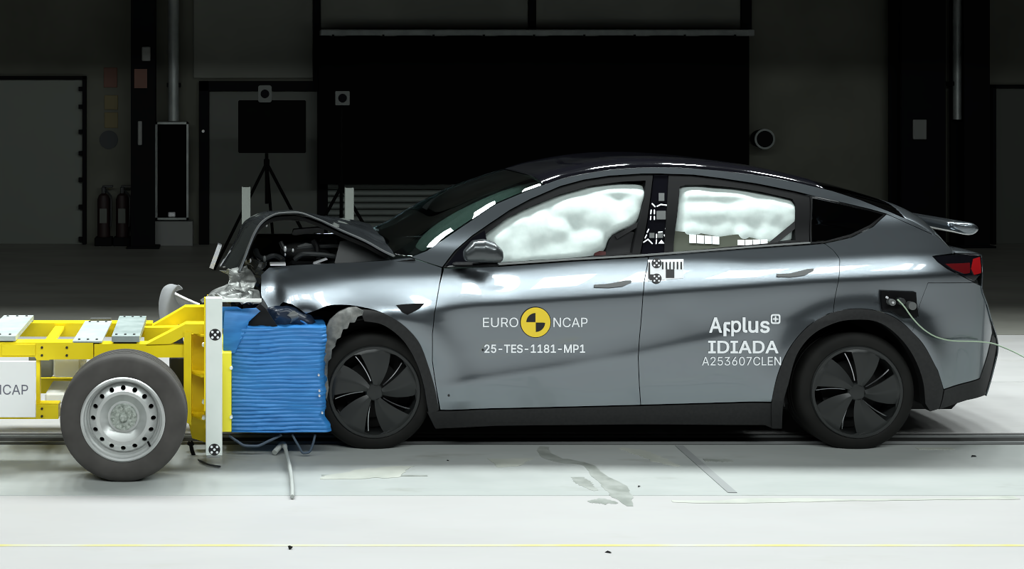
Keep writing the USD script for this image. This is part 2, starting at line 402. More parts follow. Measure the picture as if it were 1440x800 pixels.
# ---- back wall
wall = tag(UsdGeom.Xform.Define(stage, '/World/wall_back').GetPrim(), 'dark far wall of the test hall', kind='structure')
obj('wall_surface', boxm(XL, XR, YW, YW + 0.3, 0, 7.0), 'wall_paint', wall)
for a, b in ((272, 440), (450, 742), (752, 1040)):                # pale panels at the top
    top = 7.0
    obj('wall_panel', boxm(wx(a), wx(b), YW - 0.04, YW, wz(110 if a == 272 else 40), top, 0.01), 'wall_panel', wall)
for a, b in ((440, 450), (742, 752), (1040, 1054)):
    obj('wall_mullion', boxm(wx(a), wx(b), YW - 0.09, YW, wz(118 if a == 440 else 44), 7.0, 0.01), 'dark_steel', wall)
obj('wall_rail', boxm(wx(450, YW - .37), wx(1058, YW - .37), YW - 0.45, YW - 0.28, wz(50.5, YW - .45), wz(41.5, YW - .45), 0.01), 'galvanised', wall, 'pale horizontal rail above the black backdrop')
def frame_door(name, label, x0, y0, x1, y1, leaf, frame, fw=5):
    d = tag(UsdGeom.Xform.Define(stage, '/World/' + name).GetPrim(), label, kind='structure')
    X0, X1, Z1 = wx(x0), wx(x1), wz(y0); w = fw * S(YW)
    obj('door_leaf', boxm(X0, X1, YW - 0.05, YW, 0, Z1, 0.006), leaf, d)
    obj('door_frame', [boxm(X0 - w, X0, YW - 0.12, YW, 0, Z1 + w, 0.004), boxm(X1, X1 + w, YW - 0.12, YW, 0, Z1 + w, 0.004), boxm(X0 - w, X1 + w, YW - 0.12, YW, Z1, Z1 + w, 0.004)], frame, d)
    return d
d = frame_door('door_1', 'wide pale door at the far left of the wall', -60, 112, 117, 342, 'door_pale', 'dark_steel')
obj('hinge', [boxm(wx(112), wx(117), YW - 0.15, YW - 0.04, wz(y) - .03, wz(y) + .03) for y in (125, 150, 185, 215, 252, 290, 335)], 'dark_steel', d, smooth=False)
d = frame_door('door_2', 'dark green door in a black frame behind the tripod screen', 294, 128, 446, 342, 'dim_door', 'dark_steel', 14)
obj('door_handle', cyl((wx(286), wz(184)), 0.02, YW - 0.2, YW - 0.1, 12), 'bright_part', d)
frame_door('door_3', 'dim door at the far right edge of the wall', 1394, 124, 1500, 342, 'dim_door', 'dark_steel', 5)
# slatted roller shutter below the black backdrop
sh = tag(UsdGeom.Xform.Define(stage, '/World/window_1').GetPrim(), 'grey slatted roller shutter under the black backdrop', kind='structure')
for i in range(9):
    z = wz(330) + i * (wz(248) - wz(330)) / 9; h = (wz(248) - wz(330)) / 9
    obj('slat', boxm(wx(452), wx(1040), YW - 0.10, YW - 0.005, z + 0.008, z + h - 0.008, 0.02), 'shutter_metal', sh)
obj('shutter_base', boxm(wx(452), wx(1040), YW - 0.14, YW, 0, wz(332), 0.01), 'grey_box', sh)
# columns
def column(label, px0, px1, Y, extra=None):
    t = thing('steel_column', label, 'column', group='steel columns of the back wall')
    X0, X1 = (px0 - CX) * S(Y), (px1 - CX) * S(Y); zt = 7.0
    m = [boxm(X0, X1, Y, Y + 0.03, 0, zt), boxm(X0, X1, Y + 0.33, Y + 0.36, 0, zt), boxm((X0 + X1) / 2 - 0.012, (X0 + X1) / 2 + 0.012, Y + .03, Y + 0.33, 0, zt)]
    obj('shaft', m, 'dark_steel', t, smooth=False)
    obj('base_plate', boxm(X0 - .06, X1 + .06, Y - .05, Y + 0.41, 0, .03, .005), 'dark_steel', t)
    return t
c1 = column('black steel column left of the vertical pipe', 184, 218, YW - 0.6)
obj('switch_box', [boxm(wx(200, YW-.6), wx(212, YW-.6), YW - .68, YW - .6, wz(86, YW-.6), wz(66, YW-.6), .01), boxm(wx(194, YW-.6), wz(0) * 0 + wx(200, YW-.6), YW - .64, YW - .6, wz(204, YW-.6), wz(170, YW-.6), .01)], 'grey_box', c1, 'small grey switch boxes')
obj('notice', boxm(wx(189, YW-.6), wx(207, YW-.6), YW - .62, YW - .6, wz(124, YW-.6), wz(97, YW-.6)), 'sign_red', c1, smooth=False)
c2 = column('wide black steel column behind the tail of the car', 1268, 1330, YW - 0.6)
obj('notice', boxm(wx(1283, YW-.6), wx(1302, YW-.6), YW - .63, YW - .6, wz(196, YW-.6), wz(168, YW-.6), .01), 'grey_box', c2, 'small pale notice')
column('black steel column beside the right vertical pipe', 1356, 1392, YW - 0.5)
def pipe(label, px, r_px, y_end):
    Y = YW - 0.3; X = (px - CX) * S(Y)
    t = thing('wall_pipe', label, 'pipe', group='vertical pipes on the back wall')
    z1 = wz(y_end, Y); r = r_px * S(Y)
    m = trimesh.creation.cylinder(r, 7.0 - z1, sections=24); m.apply_translation([X, Y, (7.0 + z1) / 2]); obj('pipe_run', m, 'galvanised', t)
    obj('pipe_bracket', [boxm(X - r - .02, X + r + .02, Y - .02, YW, z - .03, z + .03, .005) for z in (z1 + 0.5, z1 + 2.0)], 'dark_steel', t)
pipe('pale vertical pipe above the framed black cabinet', 244, 7.5, 170)
pipe('pale vertical pipe beside the right wall column', 1346, 5.5, 168)
t = thing('framed_cabinet', 'tall black cabinet with pale frame under the left pipe', 'cabinet')
obj('cabinet_body', boxm(wx(221), wx(265), YW - 0.3, YW, wz(305), wz(171), .01), 'matte_black', t)
fr = [boxm(wx(220), wx(223), YW - .33, YW - .28, wz(306), wz(171)), boxm(wx(263), wx(266), YW - .33, YW - .28, wz(306), wz(171)), boxm(wx(220), wx(266), YW - .33, YW - .28, wz(174), wz(171)), boxm(wx(220), wx(266), YW - .33, YW - .28, wz(306), wz(303))]
obj('cabinet_frame', fr, 'galvanised', t, smooth=False)
obj('cabinet_latch', boxm(wx(238), wx(248), YW - .36, YW - .3, wz(302), wz(295), .01), 'bright_part', t)
obj('cabinet_base', boxm(wx(218), wx(272), YW - .32, YW, 0, wz(308), .01), 'grey_box', t)
# signs on the wall left
def sign(label, px0, py0, px1, py1, m_, round_=False):
    if round_:
        c = ((wx(px0) + wx(px1)) / 2, (wz(py0) + wz(py1)) / 2); obj('wall_sign', cyl(c, (wx(px1) - wx(px0)) / 2, YW - .02, YW, 32), m_, None, label, cat='sign', group='signs on the back wall')
    else: obj('wall_sign', boxm(wx(px0), wx(px1), YW - .02, YW, wz(py1), wz(py0), .004), m_, None, label, cat='sign', group='signs on the back wall')
sign('dim red safety sign, topmost of the four beside the pale door', 146, 95, 165, 123, 'sign_red')
sign('dim ochre safety sign, second from top beside the pale door', 147, 134, 166, 154, 'sign_ochre')
sign('dim ochre safety sign, third from top beside the pale door', 147, 158, 166, 180, 'sign_ochre')
sign('round dark safety sign, lowest beside the pale door', 140, 184, 166, 209, 'sign_dark', True)
sign('small ochre notice on the pale wall panel over the dark door', 288, 82, 308, 108, 'sign_ochre')
def extinguisher(px, lab):
    Y = YW - 0.2; X = wx(px, Y); t = thing('fire_extinguisher', lab, 'fire extinguisher', group='fire extinguishers on the floor by the wall')
    z0 = 0.12
    prof = [(0.001, 0), (0.085, 0), (0.09, .02), (0.09, .52), (0.07, .58), (0.03, .61), (0.001, .62)]
    m = trimesh.creation.revolve(np.array(prof), sections=24); m.apply_translation([X, Y, z0]); obj('cylinder_body', m, 'extinguisher_red', t)
    obj('valve', boxm(X - .03, X + .03, Y - .03, Y + .03, z0 + .60, z0 + .70, .01), 'dark_part', t)
    obj('lever', boxm(X - .02, X + .13, Y - .015, Y + .015, z0 + .69, z0 + .72, .006), 'dark_part', t)
    obj('hose', tube([(X + .03, Y - .05, z0 + .65), (X + .11, Y - .08, z0 + .55), (X + .11, Y - .09, z0 + .3), (X + .10, Y - .09, z0 + .15)], .014, 8, 16), 'dark_part', t)
    obj('inspection_label', boxm(X - .05, X + .05, Y - .096, Y - .086, z0 + .2, z0 + .4), 'dim_door', t, smooth=False)
    obj('stand', boxm(X - .12, X + .12, Y - .12, Y + .12, 0, z0 - .001, .01), 'dark_steel', t)
extinguisher(146, 'dim fire extinguisher nearest the pale door'); extinguisher(172, 'dim fire extinguisher beside the left column')
# tripods, screens
def tripod(label, px, Y, z_hub, spread, legs):
    X = (px - CX) * S(Y); t = thing('tripod', label, 'tripod', group='tripods behind the car')
    for a in legs:
        obj('leg', tube([(X, Y, z_hub), (X + spread * math.cos(a), Y + spread * math.sin(a), 0.012)], 0.02, 8), 'matte_black', t)
    obj('centre_post', tube([(X, Y, z_hub - .5), (X, Y, z_hub + .12)], .022, 8), 'matte_black', t)
    obj('hub', boxm(X - .035, X + .035, Y - .035, Y + .035, z_hub - .03, z_hub + .05, .01), 'matte_black', t)
    return X
YT = 8.2
zs_ = CAM_Z - (215 - CY) * S(YT)
tripod('black tripod carrying the black screen behind the bonnet', 375, YT, zs_ - .123, 0.75, (-2.6, -0.5, 1.4))
t = thing('black_screen', 'black rectangular screen on the left tripod', 'screen')
obj('screen_panel', boxm((335 - CX) * S(YT), (430 - CX) * S(YT), YT - .06, YT + .02, zs_ + .001, CAM_Z - (141 - CY) * S(YT), .012), 'matte_black', t)
obj('screen_bracket', boxm((372 - CX) * S(YT), (385 - CX) * S(YT), YT + .02, YT + .08, zs_ + .05, zs_ + .5, .01), 'dark_steel', t)
def ring_camera(label, px, py, Y, sq):
    X = (px - CX) * S(Y); Z = CAM_Z - (py - CY) * S(Y); t = thing('housed_camera', label, 'camera', group='housed cameras behind the car')
    r = 8.5 * S(Y)
    o = sbox(-r, -r, r, r).buffer(.012) if sq else sbox(-r * .7, -r, r * .7, r).buffer(.03)
    i = Point(0, 0).buffer(r * (.72))
    obj('housing_face', extr(affinity.translate(o.difference(i), X, Z), Y - .16, Y - .12), 'dim_metal', t, 'pale square front ring')
    obj('housing', boxm(X - r, X + r, Y - .12, Y + .15, Z - r, Z + r, .02), 'matte_black', t)
    obj('lens', cyl((X, Z), r * .70, Y - .15, Y - .12, 24), 'black_gloss', t)
    return X, Z, r
X, Z, r = ring_camera('small camera with pale ring on top of the black screen', 372, 132, YT, False)
obj('camera_foot', boxm(X - .03, X + .03, YT - .04, YT + .01, CAM_Z - (141 - CY) * S(YT) + .001, Z - r * .98), 'dark_steel', stage.GetPrimAtPath('/World/housed_camera'), smooth=False)
YB = 7.9
X, Z, r = ring_camera('small square camera with pale frame in front of the black backdrop', 480, 138, YB, True)
tripod('black tripod under the square camera, left of the windscreen', 480, YB, CAM_Z - (262 - CY) * S(YB), 0.62, (-2.75, -0.38, 1.5))
obj('column_rod', tube([(X, YB, CAM_Z - (262 - CY) * S(YB)), (X, YB, Z - r - .012)], .016, 8), 'matte_black', stage.GetPrimAtPath('/World/tripod_001'))
# black backdrop
YK = 10.15
t = thing('black_backdrop', 'huge black cloth backdrop hanging on the back wall', 'backdrop')
bx0, bx1, bz0, bz1 = (448 - CX) * S(YK), (1054 - CX) * S(YK), CAM_Z - (254 - CY) * S(YK), CAM_Z - (50 - CY) * S(YK)
G = np.array([[(x, YK + 0.02 * math.sin(x * 9) * 0.6, z) for z in np.linspace(bz0, bz1, 6)] for x in np.linspace(bx0, bx1, 160)])
obj('cloth', shell(G, 0.012), 'matte_black', t)
obj('hem_bar', boxm(bx0, bx1, YK - .03, YK + .05, bz0 - .05, bz0 + .002, .01), 'matte_black', t)
obj('hanger', [boxm(x - .015, x + .015, YK - .005, YK + .03, bz1 - .02, bz1 + .015) for x in np.linspace(bx0 + .2, bx1 - .2, 9)], 'dark_steel', t, smooth=False)
# wall lamp
c = ((1069 - CX) * S(YW - .3), CAM_Z - (195 - CY) * S(YW - .3))
t = thing('wall_lamp', 'round black wall lamp right of the backdrop', 'lamp')
prof = [(0.001, YW - .45), (0.13, YW - .45), (0.14, YW - .40), (0.12, YW - .25), (0.05, YW - .18), (0.001, YW - .18)]
m = lathe(prof, 32); m.apply_translation([c[0], 0, c[1]]); obj('lamp_housing', m, 'dark_steel', t)
m = lathe([(.115, YW - .458), (.14, YW - .458), (.14, YW - .44), (.115, YW - .44)], 32); m.apply_translation([c[0], 0, c[1]]); obj('lamp_rim', m, 'galvanised', t)
obj('lamp_arm', tube([(c[0], YW - .2, c[1]), (c[0], YW, c[1])], .02, 8), 'dark_steel', t)
# pale posts behind the car
for (px, w, y0, Y, lab) in ((346, 6, 263, 3.6, 'pale upright post behind the left end of the bonnet'), (491, 6, 264, 3.6, 'pale upright post behind the middle of the bonnet')):
    t = thing('upright_post', lab, 'post', group='pale posts behind the bonnet'); X = (px - CX) * S(Y); zt = CAM_Z - (y0 - CY) * S(Y); hw = w * S(Y)
    pr = sbox(-hw, -.03, hw, .03).difference(sbox(-hw + .008, -.022, hw - .008, .04))
    m = flat(affinity.translate(pr, X, Y), 0.012, zt); obj('profile', m, 'post_white', t, smooth=False)
    obj('foot_plate', boxm(X - .1, X + .1, Y - .1, Y + .1, 0, .012, .003), 'galvanised', t)
# added baffle, out of view, keeping rear lamp light off the hall
obj('added_baffle', boxm(-4.6, 10.4, 2.42, 2.46, 3.85, 5.7), 'matte_black', None, 'added unseen black board shading the hall behind the rear lamps', smooth=False, cat='baffle')

# ================================================================== TROLLEY
tr = thing('crash_trolley', 'yellow test trolley with steel wheels and blue crushed barrier in front', 'trolley')
YN = -0.16                                       # near chassis rail
YF = 0.60
# near rail
obj('side_rail', ext([(-30, 481.5), (131, 481.5), (131, 505), (70, 505.5), (69, 506.5), (52, 506.5), (49, 502), (-30, 502)], YN, YN + .10), 'yellow_paint', tr, smooth=20)
obj('side_rail', ext([(132.5, 483.5), (262, 483.5), (262, 502.5), (132.5, 503.5)], YN + .01, YN + .10), 'yellow_paint', tr, smooth=20)
obj('side_rail', ext([(-30, 454), (214, 454.5), (214, 474), (-30, 473)], YF, YF + .10), 'yellow_paint', tr, smooth=20)
obj('side_plate', boxm(P(2.5, 0, YN)[0], P(50, 0, YN)[0], YN - .008, YN, P(0, 500, YN)[2], P(0, 483.5, YN)[2], .002), 'yellow_paint', tr)
bolts = []
for x in (59, 94):
    for y in (488.5, 499.5):
        q = P(x, y, YN); bolts.append(cyl((q[0], q[2]), 0.007, YN - .006, YN, 10))
obj('rail_bolt', bolts, 'dark_part', tr)
z1, z0 = P(0, 484, YN)[2], P(0, 500, YN)[2]
for px in (60, 128, 240):
    X = P(px, 0, YN)[0]; obj('cross_beam', boxm(X - .03, X + .03, YN + .1, YF, z0 + .01, z1 - .03, .004), 'yellow_paint', tr)
# braces near and far
obj('brace', ext([(205, 484.5), (261, 455.5), (288, 455.5), (288, 470), (265, 469), (257, 475), (240, 483.5)], YN, YN + .09), 'yellow_paint', tr, smooth=20)
obj('brace', ext([(209, 461), (220, 455), (260, 431.5), (289, 431.5), (289, 454), (261, 454), (247, 457.5), (240, 461.5)], YF, YF + .09), 'yellow_paint', tr, smooth=20)
obj('brace_window', ext([(243, 482.6), (257, 474.5), (258.5, 483)], YN - .002, YN), 'dark_part', tr, smooth=False)
obj('lower_rail', ext([(203, 461), (252, 460), (252, 480), (203, 480)], YF - .12, YF - .05), 'yellow_paint', tr, smooth=20)
# end frame: vertical plate, gussets, mounting plate
obj('end_post', ext([(258.5, 467), (269, 467), (269, 598), (258.5, 592)], YN - .01, YN + .10), 'yellow_paint', tr, smooth=20)
obj('web_plate', ext([(268, 470), (289, 470), (289, 597), (268, 597)], YN + .12, YN + .16), 'yellow_paint', tr, smooth=20)
for y in (469, 526, 586):
    a, b = P(262, y, YN), P(290, y, YN)
    obj('gusset', flat([(a[0], YN + .12), (b[0], YN + .12), (b[0], YN - .03), (b[0] - .03, YN - .03)], b[2] - .012, b[2]), 'yellow_paint', tr, smooth=20)
obj('mounting_plate', boxm(P(287.5, 0, YN - .05)[0], P(291.5, 0, YN - .05)[0], YN - .06, YF + .32, P(0, 599, YN)[2], P(0, 455, YN)[2], .002), 'yellow_paint', tr)
obj('lower_plate', ext([(264, 589), (290, 597), (290, 622), (270, 616)], YN + .2, YN + .24), 'yellow_paint', tr, smooth=20)
obj('plate_bolt', [cyl((P(286.5, y, YN - .05)[0], P(0, y, YN - .05)[2]), 0.010, YN - .10, YN - .06, 10) for y in (483, 563, 585)], 'aluminium', tr)
obj('face_plate', boxm(P(311, 0, -.22)[0], P(325.5, 0, -.22)[0], -.22, .84, P(0, 607.5, -.22)[2], P(0, 496, -.22)[2], .003), 'yellow_bright', tr, 'bright lemon yellow plate edge')
obj('plate_bolt', [cyl((P(325, y, -.22)[0], P(0, y, -.22)[2]), 0.009, -.235, -.2, 10) for y in (517, 586)], 'aluminium', tr)
# silver post with round targets
YP = -.30
pa, pb = P(289, 641, YP), P(312.5, 419, YP)
obj('target_post', boxm(pa[0], pb[0], YP, YP + .06, pa[2], pb[2], .004), 'aluminium', tr, 'silver upright bar')
obj('post_edge', boxm(pa[0] - .008, pa[0], YP + .004, YP + .05, pa[2] + .25, pb[2], .001), 'yellow_paint', tr)
obj('post_foot', boxm(pa[0] + .005, pb[0] - .01, YP + .004, YP + .05, pa[2] - .012, pa[2], .002), 'strip_grey', tr)
def xtarget(cx, cy, r_px, Y, parent, name='round_target', lab='black round target with five white dots'):
    q = P(cx, cy, Y); r = r_px * S(Y)
    t = obj(name, cyl((q[0], q[2]), r, Y - .002, Y, 32), 'black_vinyl', parent, lab)
    obj('target_dot', [cyl((q[0] + a * r * .47, q[2] + b * r * .47), r * .22, Y - .0035, Y - .001, 12) for a, b in ((0, 0), (1, 1), (-1, 1), (1, -1), (-1, -1))], 'white_vinyl', t)
xtarget(302.5, 470.5, 8.2, YP, tr); xtarget(301.5, 632, 8.2, YP, tr)
# ballast plates
def ballast(pts, th, gap, Y0, lab):
    """top-face picture corners: near-left, near-right, far-right, far-left"""
    zt = P(0, pts[0][1], Y0)[2]
    def hit(px, py):
        d = F * (CAM_Z - zt) / (py - CY); return ((px - CX) * d / F, d + CAM_Y)
    q = [hit(*p) for p in pts]
    g = Polygon(q).buffer(-.006).buffer(.006)
    pl = obj('ballast_plate', flat(g, zt - th, zt), 'steel_dull' if 'grey' in lab else 'steel_plate', tr, lab, smooth=20)
    sc = []
    x0, y0, x1, y1 = g.bounds
    for fx in (.2, .5, .8):
        for fy in (.06, .94):
            m = trimesh.creation.cylinder(.007, .008, sections=10); m.apply_translation([x0 + fx * (x1 - x0), y0 + fy * (y1 - y0), zt + .003]); sc.append(m)
    obj('plate_screw', sc, 'mid_part', pl)
    obj('support_bar', [boxm(x0 + .02, x1 - .02, YN + .02, YN + .07, z1 - .02, zt - th + .001), boxm(x0 + .02, x1 - .02, YF + .02, YF + .07, z1 - .02, zt - th + .001)], 'mid_part', pl, smooth=False)
ballast([(-26, 472.5), (22, 472.5), (47.5, 443), (6, 443)], 0.028, .01, YN, 'pale steel ballast plate, leftmost')
ballast([(102, 479.5), (143.5, 479.5), (157.5, 451), (120, 451)], 0.010, .01, YN, 'thin white steel ballast plate, middle')
ballast([(157, 472.5), (196.5, 472.5), (206, 444), (168, 444)], 0.034, .01, YN, 'thick grey steel ballast plate, nearest the barrier')
# white boxes, low beam, sign panel
obj('side_panel', boxm(P(-70, 0, YN - .14)[0], P(50, 0, YN - .14)[0], YN - .14, YN - .12, P(0, 587, YN - .14)[2], P(0, 508, YN - .14)[2], .002), 'white_panel', tr, 'white sign panel')
panel = stage.GetPrimAtPath(str(tr.GetPath()) + '/side_panel')
def lettering(text, x0, x1, ybase, ytop, Y, bold=False, depth=.0015):
    """text set so that its capitals fill the picture box at depth Y (upright plane)"""
    m = meshkit.text_mesh(text, 1.0, 1.0, bold)
    v = m.vertices
    a, b = P(x0, ybase, Y), P(x1, ytop, Y)
    vx = (v[:, 0] - v[:, 0].min()) / np.ptp(v[:, 0]) * (b[0] - a[0]) + a[0]
    vz = v[:, 1] * (b[2] - a[2]) / 1.0 + a[2]
    vy = Y - v[:, 2] * depth
    return trimesh.Trimesh(np.c_[vx, vy, vz], m.faces, process=False)
obj('lettering', lettering('EURO', -62, -22, 554.5, 541, YN - .14), 'grey_text', panel, 'dark grey word EURO', smooth=False)
obj('lettering', lettering('NCAP', -9, 39.5, 554.5, 541, YN - .14), 'grey_text', panel, 'dark grey word NCAP', smooth=False)
obj('equipment_box', boxm(P(75, 0, .12)[0], P(113, 0, .12)[0], .12, .5, P(0, 531, .12)[2], P(0, 500, .12)[2], .01), 'white_panel', tr, 'white equipment box')
obj('equipment_box', boxm(P(40, 0, .2)[0], P(74, 0, .2)[0], .2, .5, P(0, 531, .2)[2], P(0, 500, .2)[2], .01), 'grey_box', tr, 'grey equipment box')
obj('equipment_box', boxm(P(63, 0, .06)[0], P(92, 0, .06)[0], .06, .4, P(0, 568, .06)[2], P(0, 553, .06)[2], .01), 'white_panel', tr, 'small white box below')
obj('low_rail', ext([(-30, 569), (82, 569), (82, 589), (-30, 589)], YN - .02, YN + .08), 'yellow_paint', tr, smooth=20)
obj('rail_bolt', [cyl((P(59, y, YN - .02)[0], P(59, y, YN - .02)[2]), 0.007, YN - .026, YN - .02, 10) for y in (574.5, 585)], 'dark_part', tr)
obj('low_rail', ext([(-30, 532), (110, 532), (110, 553), (-30, 553)], .5, .56), 'yellow_paint', tr, smooth=20)
obj('hanger_bracket', [ext([(51, 503), (56, 503), (56, 572), (51, 572)], YN + .02, YN + .06)], 'yellow_paint', tr, smooth=20)
obj('equipment_box', boxm(P(238, 0, .3)[0], P(264, 0, .3)[0], .3, .55, P(0, 548, .3)[2], P(0, 502, .3)[2], .01), 'dark_part', tr, 'dark box behind the end frame')
obj('axle', tube([(-.546, -.40, .343), (-.546, .85, .343)], .045, 12), 'dark_part', tr)
obj('tow_hook', tube([P(264, 622, -.05), P(271, 626, -.05), P(268, 621, -.05), P(270, 633, -.05), P(277, 645, -.05), P(282, 643, -.05)], .012, 8, 40), 'black_trim', tr, 'bent black hook')
obj('brake_cable', tube([P(277, 645, -.05) - [0, 0, .0], FLOOR(290, 655) + [0, 0, .012], FLOOR(310, 659) + [0, 0, .012]], .006, 6, 20), 'dark_part', tr)

def trolley_wheel(loc, flip):
    w = thing('wheel', None, None, loc, parent=tr)
    R = .345
    s = -1 if flip else 1
    # tyre
    prof = [(.222, .012), (.235, .004), (.27, -.004), (.31, .002), (.333, .014), (.342, .028), (R, .05)]
    for k in range(4):
        y = .05 + k * .03
        prof += [(R, y + .022), (R - .008, y + .024), (R - .008, y + .028), (R, y + .030)]
    prof += [(R, .19), (.342, .205), (.333, .217), (.31, .226), (.27, .228), (.235, .222), (.222, .21)]
    m = lathe(np.array(prof), 96); m.vertices[:, 1] *= s
    m.vertices[:, 2] = np.maximum(m.vertices[:, 2], .0008 - loc[2])
    if flip: m.invert()
    obj('tyre', m, 'trolley_rubber', w)
    rim = [(.225, .010), (.229, .002), (.222, -.002), (.212, .002), (.208, .022), (.200, .030), (.195, .06), (.190, .062), (.186, .054), (.180, .046), (.146, .028), (.128, .030), (.110, .046), (.085, .064), (.060, .064), (.030, .060), (.012, .06), (.012, .08), (.12, .08), (.15, .05), (.185, .08), (.20, .09), (.215, .20), (.225, .2)]
    m = lathe(np.array(rim), 96)
    man = manifold3d.Manifold(manifold3d.Mesh(np.asarray(m.vertices, np.float32), np.asarray(m.faces, np.uint32)))
    for k in range(16):
        a = k * math.pi / 8 + math.pi / 2
        c = manifold3d.Manifold.cylinder(.3, .0135, .0135, 16).rotate([90, 0, 0]).translate([.163 * math.cos(a), .2, .163 * math.sin(a)])
        man = man - c
    mm = tm(man); mm.vertices[:, 1] *= s
    if flip: mm.invert()
    obj('rim', mm, 'wheel_silver', w, 'silver steel rim with sixteen round holes')
    b = lathe([(.001, .085), (.21, .085), (.21, .19), (.001, .19)], 48); b.vertices[:, 1] *= s; obj('brake_drum', b, 'black_void', w)
    h = lathe([(.001, .030), (.018, .030), (.024, .036), (.027, .045), (.056, .040), (.070, .044), (.074, .07), (.001, .07)], 48); h.vertices[:, 1] *= s
    obj('hub', h, 'hub_zinc', w)
    nuts = []
    for k in range(8):
        a = k * math.pi / 4 + .2; c_ = cyl((.054 * math.cos(a), .054 * math.sin(a)), .0095, .028, .06, 6); c_.vertices[:, 1] *= s; nuts.append(c_)
    for i_, c_ in enumerate(nuts): obj('wheel_nut', c_, 'hub_zinc', w, smooth=20)
    v = tube([(.135, .02, -.125), (.147, -.006, -.140)], .006, 8); v.vertices[:, 1] *= s; obj('valve', v, 'black_trim', w)
trolley_wheel((-.546, -.60, .343), False)

# ---- crushed blue barrier (bolted to the trolley's face)
ba = thing('crash_barrier', 'crushed blue aluminium honeycomb barrier block between the trolley and the front tyre', 'barrier')
BY = -.14
x0, zb_ = P(326, 608, BY)[0], P(326, 608, BY)[2]; zt_ = P(326, 462, BY)[2]
nz, nx = 150, 70
zz = np.linspace(zb_, zt_, nz); uu = np.linspace(0, 1, nx)
rightx = np.array([P(a, b, BY)[0] for a, b in ((467, 608), (465, 598), (457, 585), (459, 560), (456, 530), (457, 500), (460, 480), (459, 462))])
rz = np.array([P(0, b, BY)[2] for b in (608, 598, 585, 560, 530, 500, 480, 462)])
xr = np.interp(zz, rz, rightx) + (meshkit.fbm(np.c_[zz * 40, zz * 0, zz * 0 + 3.3], 3, 3) - .5) * .018
X_ = x0 + (xr[:, None] - x0) * uu[None, :]; Z_ = np.repeat(zz[:, None], nx, 1)
ph = Z_ * 44 + (meshkit.fbm(np.stack([X_ * 2.2, Z_ * 9, Z_ * 0], -1), 3, 5) - .5) * 1.7 * np.clip(uu * 4, 0, 1)[None, :]
amp = .35 + .9 * meshkit.noise(np.stack([X_ * 5, Z_ * 14, X_ * 0], -1), 9)
ridge = (np.abs(np.sin(ph * math.pi)) ** .6) * amp
Y_ = BY + .012 - .011 * ridge + .01 * (meshkit.noise(np.stack([X_ * 9, Z_ * 9, X_ * 0], -1), 2) - .5)
Y_[:, -6:] += (np.linspace(0, 1, 6) ** 2 * .03)[None, :]
front = np.stack([X_, Y_, Z_], -1)
Zs = Z_.copy()
back = front.copy(); back[..., 1] = .82
ys = np.linspace(0, 1, 18)
def between(ea, eb, seed):
    g = ea[None] * (1 - ys[:, None, None]) + eb[None] * ys[:, None, None]
    k = meshkit.fbm(g * 14, 3, seed) - .5
    return g, k
obj('barrier_side', trimesh.Trimesh(*grid_mesh(front), process=False), 'blue_aluminium', ba, 'ribbed crushed side face', smooth=55)
g, k = between(front[-1], back[-1], 4); g[1:, :, 2] += k[1:] * .03; obj('barrier_top', shell(g, .004), 'blue_aluminium', ba)
g, k = between(front[0], back[0], 5); obj('barrier_underside', shell(g, .004), 'blue_aluminium', ba)
g, k = between(front[:, -1], back[:, -1], 6); g[1:, :, 0] += k[1:] * .10; obj('barrier_front', shell(g, .004), 'blue_aluminium', ba)
obj('barrier_back', boxm(x0 - .002, x0 + .012, BY + .02, .82, zb_, zt_, 0), 'blue_aluminium', ba, smooth=False)
0 and obj('cladding_edge', [shell(np.array([[P(x, y, BY + dy) for x, y in zip((330, 348, 365, 385, 402), (463 + j * 1.2, 462 + j * 1.6, 463 + j * 1.2, 461.5 + j * 1.5, 463 + j))] for j, dy in ((0, -.012), (1, -.016))]), .004)], 'steel_plate', ba, 'bent bare metal cladding edge')
obj('top_flange', shell(np.array([[P(314, 496, -.16), P(314, 465, -.16), P(316, 436, -.12)], [P(330, 497, -.15), P(333, 462, -.15), P(340, 434, -.10)], [P(346, 465, -.14), P(350, 452, -.12), P(372, 432, -.06)]]), .004), 'blue_aluminium', ba, 'folded blue sheet at the rear edge')
obj('backing_sheet', ext([(312, 432), (334, 432), (352, 441), (366, 462), (312, 462)], -.06, -.05), 'blue_aluminium', ba, smooth=False)
obj('top_plate', flat([(P(294, 0, -.2)[0], -.2), (P(368, 0, -.2)[0], -.2), (P(368, 0, -.2)[0], -.17), (P(294, 0, -.2)[0], -.17)], P(0, 424.5, -.2)[2], P(0, 421, -.2)[2]), 'aluminium', ba, 'silver top plate edge')
obj('dark_gap_sheet', ext([(338, 461), (346, 450), (355, 437), (366, 427), (374, 434), (383, 448), (392, 461)], -.075, -.066), 'black_void', ba, 'black sheet put in for the dark gap behind the folded sheet', smooth=False)  # solid black sheet painting the darkness of the opening
obj('rivet', [cyl((P(x, y, BY)[0], P(x, y, BY)[2]), .006, BY - .014, BY + .01, 10) for x, y in ((448, 527), (449, 549), (453, 580), (449, 556))], 'bright_part', ba)
obj('hanging_wire', tube([P(322, 612, -.1), P(333, 620, -.1), P(345, 626.5, -.1), P(360, 627, -.1), P(378, 620, -.1), P(396, 611, -.1)], .008, 8, 40), 'wire_blue', ba)
obj('hanging_wire', tube([P(411, 611, -.1), P(420, 627, -.1), P(427, 637, -.1), P(434, 636, -.1), P(440, 624, -.1), P(443, 611, -.1)], .007, 8, 40), 'wire_blue', ba)
